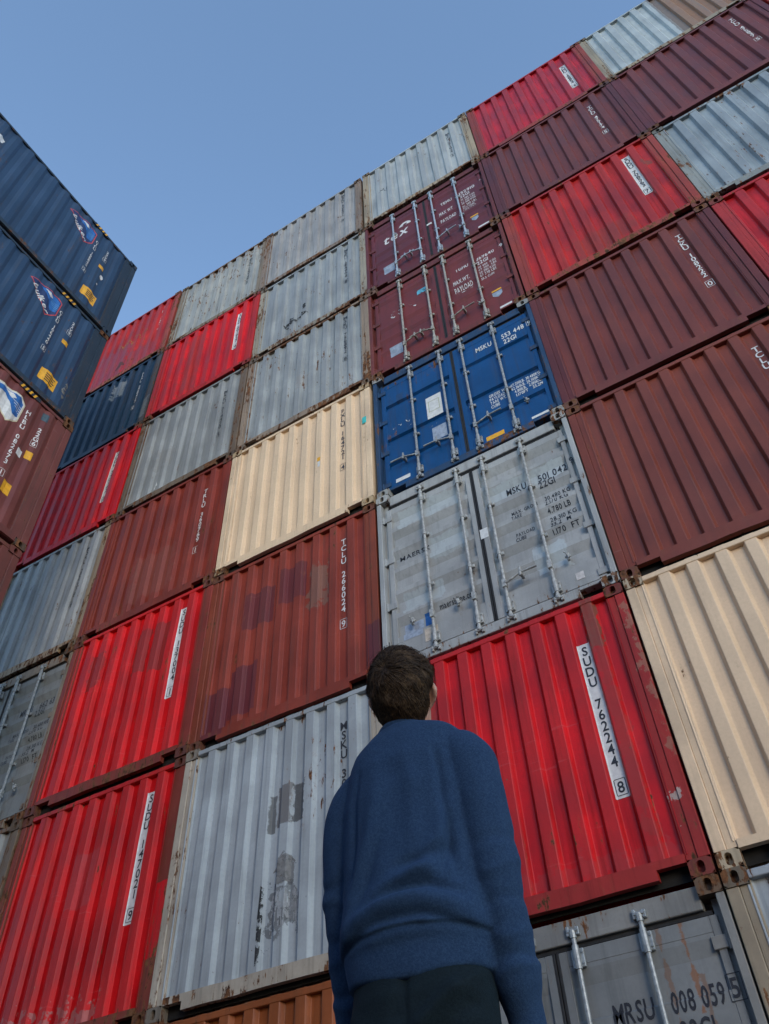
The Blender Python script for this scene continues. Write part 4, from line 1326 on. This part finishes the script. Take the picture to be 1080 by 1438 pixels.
    side = np.clip(np.abs(x) / .165 - .95, 0, .2) / .2
    # sleeve wrinkles above the cuffs and at the elbows
    for zc, am in ((.862, .004), (.885, -.004), (.94, .003), (1.00, -.003), (1.08, .003), (1.13, -.003)):
        ph = np.sin(x * 37 + zc * 50) * .010 + y * .25
        disp += am * np.exp(-((z - zc - ph) / .014) ** 2) * side
    # seam above the hem rib, cuff seam, collar seam
    torso = np.abs(x) < .18
    disp += np.where(torso, -.006 * np.exp(-((z - .932 - .012 * np.exp(-(x / .12) ** 2)) / .005) ** 2), 0)
    disp += -.004 * np.exp(-((z - 1.478 + (y + .02) * .12) / .004) ** 2) * (np.abs(x) < .09)
    rnd_ = np.array([mnoise.noise(Vector((a * 9, b * 9, c * 6))) + .5 * mnoise.noise(Vector((a * 22 + 5, b * 22, c * 16))) for a, b, c in co])
    disp *= 1.15
    disp += rnd_ * .0045
    co2 = co + no * disp[:, None]
    co2[:, 2] += .11 * x * np.clip((z - 1.05) / .3, 0, 1)
    sag = np.clip((.96 - co2[:, 2]) / .07, 0, 1) * np.exp(-(x / .115) ** 2) * (no[:, 1] < .1) * (np.abs(x) < .2)
    co2[:, 2] -= .018 * sag
    me.vertices.foreach_set('co', co2.ravel()); me.update()
    me.materials.clear()
    link('sweatshirt', me, cloth_mat('blue_sweatshirt_knit', (.0135, .031, .071), (.0165, .037, .083), (.036, .071, .135)), root, True)

    # ---- trousers
    tr = MB()
    loft(tr, [((0, .0, .985), X, Y, .140, .094, .92), ((0, .0, .93), X, Y, .150, .098, .92), ((0, -.001, .88), X, Y, .158, .106, .92), ((0, -.006, .82), X, Y, .165, .116, .95), ((0, -.004, .76), X, Y, .166, .112, .95), ((0, 0, .71), X, Y, .148, .10, 1)], 48)
    for s_ in (1, -1):
        limb(tr, [(s_ * .070, -.004, .74, .078, 1.2), (s_ * .084, .0, .66, .082, 1.12), (s_ * .098, .008, .50, .074), (s_ * .10, -.006, .34, .070), (s_ * .103, -.012, .18, .066), (s_ * .104, -.010, .07, .066)], 32, 6)
    me = fuse('trousers', tr, .007, 5)
    co, no = me_arrays(me)
    x, y, z = co.T
    d = np.array([mnoise.noise(Vector((a * 7, b * 7, c * 9 + a * 6))) for a, b, c in co]) * .008
    for (ax, az, bx, bz, am) in ((-.02, .72, .10, .82, .008), (.02, .70, .13, .79, -.008), (.03, .76, .15, .85, .007), (-.05, .73, -.14, .80, .006), (-.02, .78, .0, .86, -.006)):
        ux, uz = bx - ax, bz - az
        t = np.clip(((x - ax) * ux + (z - az) * uz) / (ux * ux + uz * uz), 0, 1)
        d += am * np.exp(-(np.hypot(x - ax - t * ux, z - az - t * uz) / .014) ** 2) * np.clip(-no[:, 1] * 1.5, 0, 1)
    d += -.006 * np.exp(-(x / .006) ** 2) * (no[:, 1] < -.2) * (z > .74)
    me.vertices.foreach_set('co', (co + no * d[:, None]).ravel()); me.update(); me.materials.clear()
    link('trousers', me, cloth_mat('dark_trouser_twill', (.005, .010, .014), (.007, .013, .018), (.012, .022, .028), .9, 300), root, True)
    # ---- shoes
    for s_ in (1, -1):
        sb = MB()
        loft(sb, [((s_ * .104, -.075, .028), X, (0, 0, 1), .026, .024, .8), ((s_ * .104, -.06, .045), X, (0, 0, 1), .036, .042, .8), ((s_ * .106, -.01, .055), X, (0, 0, 1), .041, .052, .8), ((s_ * .110, .06, .048), X, (0, 0, 1), .044, .044, .8), ((s_ * .116, .13, .036), X, (0, 0, 1), .046, .034, .8), ((s_ * .119, .18, .030), X, (0, 0, 1), .036, .026, .85), ((s_ * .120, .205, .024), X, (0, 0, 1), .018, .016, 1)], 24)
        so = sb.build('shoe', simple('dark_leather', (.02, .018, .016), .5, var=.3), root, True)
        mb = MB()
        loft(mb, [((s_ * .112, .065, .000), X, Y, .047, .148, .75), ((s_ * .112, .065, .020), X, Y, .048, .150, .75)], 32)
        mb.build('sole', simple('pale_rubber', (.30, .29, .27), .8), so, False)

    # ---- hair: a shaped cap and many locks combed out from the crown
    rnd = random.Random(11)
    C0 = Vector((0, hc[1] - .008, 1.705))
    def skull(d):
        # radius of the skull in direction d
        q = 1 / math.sqrt((d.x / .0785) ** 2 + (d.y / .100) ** 2 + (d.z / (.107 if d.z > 0 else .128)) ** 2)
        return q
    whorl = Vector((-.22, -.80, .56)).normalized()
    def covered(d):
        az = math.degrees(math.atan2(d.x, -d.y))          # 0 = back of the head
        el = math.degrees(math.asin(max(-1, min(1, d.z))))
        aa = abs(az)
        lo = -74 + 1.5 * max(0, aa - 35) * .55 if aa < 85 else 5 + (aa - 85) * .9
        if 58 < aa < 88 and el < 2:
            lo = max(lo, -14 + (aa - 58) * .7)
        return el - lo, aa
    def thick(d):
        m, aa = covered(d)
        t = .015 + .014 * max(0, d.z + .15)
        n_ = mnoise.noise(Vector((d.x * 3.2, d.y * 3.2, d.z * 3.2 + 3)))
        return max(.0, min(1, (m + 4) / 22)) * (t + .006 * n_)
    bm = bmesh.new()
    NU, NV = 96, 56
    grid = {}
    for i in range(NV + 1):
        th = math.pi * i / NV
        for j in range(NU):
            ph = 2 * math.pi * j / NU
            d = Vector((math.sin(th) * math.cos(ph), math.sin(th) * math.sin(ph), math.cos(th)))
            m, aa = covered(d)
            if m > -6:
                p = C0 + d * (skull(d) - .001 + thick(d) * .8 - (0 if m > 0 else .004))
                # nape follows the neck
                if d.z < -.35:
                    p.y += (-.35 - d.z) * .012
                grid[i, j] = bm.verts.new(tip @ p)
    for i in range(NV):
        for j in range(NU):
            q = [(i, j), (i + 1, j), (i + 1, (j + 1) % NU), (i, (j + 1) % NU)]
            if all(k in grid for k in q):
                if i == 0:
                    q = q[1:]
                    continue
                bm.faces.new([grid[k] for k in q])
    # close the pole
    try:
        bm.faces.new([grid[1, j] for j in range(NU)])
    except (KeyError, ValueError):
        pass
    me = bpy.data.meshes.new('hair'); bm.normal_update(); bm.to_mesh(me); bm.free()
    def hair_mat():
        s = NT('brown_hair')
        tc = s.n('ShaderNodeTexCoord'); v = tc.outputs['Object']
        a = s.noise(v, 160, 4, .7); b = s.noise(v, 34, 3, .6)
        c = s.mix(s.ramp(a, .35, .65), (.014, .0075, .004), (.060, .033, .016))
        c = s.mix(s.ramp(b, .5, .72, 0, .75), c, (.11, .065, .033))
        s.link(c, s.p.inputs['Base Color'])
        s.p.inputs['Roughness'].default_value = .6
        s.p.inputs['Specular IOR Level'].default_value = .18
        s.link(s.bump(a, .4, .002), s.p.inputs['Normal'])
        return s.m
    hm = hair_mat()
    hair = link('hair', me, hm, root, True)
    V = []; F = []
    def lock(d0, length, width, lift, swirl):
        p = d0.copy()
        pts = []
        nseg = 6
        for k in range(nseg + 1):
            t = k / nseg
            away = p - whorl
            tan = (away - p * away.dot(p))
            if tan.length < 1e-4:
                tan = p.orthogonal()
            tan.normalize()
            side = p.cross(tan).normalized()
            flow = (tan * math.cos(swirl) + side * math.sin(swirl))
            # lower down the hair simply falls
            dn = Vector((0, .15 if p.y < 0 else 0, -1)); dn = (dn - p * dn.dot(p))
            kk = max(0, min(1, .75 - p.z * 1.2))
            flow = (flow * (1 - kk * .7) + dn * kk * .7).normalized()
            r = skull(p) + thick(p) * (.75 + .35 * math.sin(math.pi * min(1, t * 1.1))) + lift * t
            q = C0 + p * r
            if p.z < -.35:
                q.y += (-.35 - p.z) * .012
            pts.append((q, side))
            p = (p + flow * (length / nseg / max(.05, skull(p)))).normalized()
            if covered(p)[0] < -9:
                break
        if len(pts) < 3:
            return
        b = len(V)
        m = len(pts)
        for k, (q, sd) in enumerate(pts):
            w_ = width * (1 - (k / (m - 1)) ** 2 * .92) * (.55 + .45 * min(1, k / 1.5))
            out = (q - C0).normalized()
            for e, hgt in ((-1, 0), (0, w_ * .55), (1, 0)):
                V.append(tip @ (q + sd * w_ * e + out * hgt))
        for k in range(m - 1):
            for e in (0, 1):
                F.append((b + k * 3 + e, b + k * 3 + e + 1, b + k * 3 + 4 + e, b + k * 3 + 3 + e))
    cnt = 0
    while cnt < 7500:
        d = Vector((rnd.gauss(0, 1), rnd.gauss(0, 1), rnd.gauss(0, 1))).normalized()
        m, aa = covered(d)
        if m < -1:
            continue
        cl = mnoise.noise(Vector((d.x * 5, d.y * 5, d.z * 5)))
        ln = (.026 + .040 * max(0, d.z + .35)) * rnd.uniform(.6, 1.35)
        if m < 14:
            ln *= .5
        lf = rnd.uniform(-.001, .007) + .012 * max(0, mnoise.noise(Vector((d.x * 6 + 4, d.y * 6, d.z * 6)))) * max(0, min(1, d.z + .5)) * (1 if rnd.random() < .72 else 2.6) * (1 if d.z > -.2 else .4)
        lock(d, ln, rnd.uniform(.0008, .0017), lf, .35 + 1.5 * cl + rnd.gauss(0, .25))
        cnt += 1
    m2 = bpy.data.meshes.new('hair_locks'); m2.from_pydata([tuple(v) for v in V], [], F); m2.update()
    link('hair_locks', m2, hm, hair, True)
person()

# ---------------------------------------------------------------- added row of unseen containers behind the camera, blocking low light
def copy_tree(o, parent=None):
    c = o.copy(); COL.objects.link(c)
    if parent is not None:
        c.parent = parent
    for ch in list(o.children):
        copy_tree(ch, c)
    return c
proto = [o for o in bpy.data.objects if o.parent is None and o.get('label', '').startswith('brown container low in the left stack')][0]
for k in range(4):
    for j in range(3):
        c = copy_tree(proto)
        c.location = (14.0 - 6.2 * k + rnd0.uniform(-.03, .03), -17.0, j * H)
        c.rotation_euler = (0, 0, R(180))
        c['label'] = 'added unseen brown container behind the photographer that shades the wall'
        c['group'] = 'added unseen containers shading the wall'
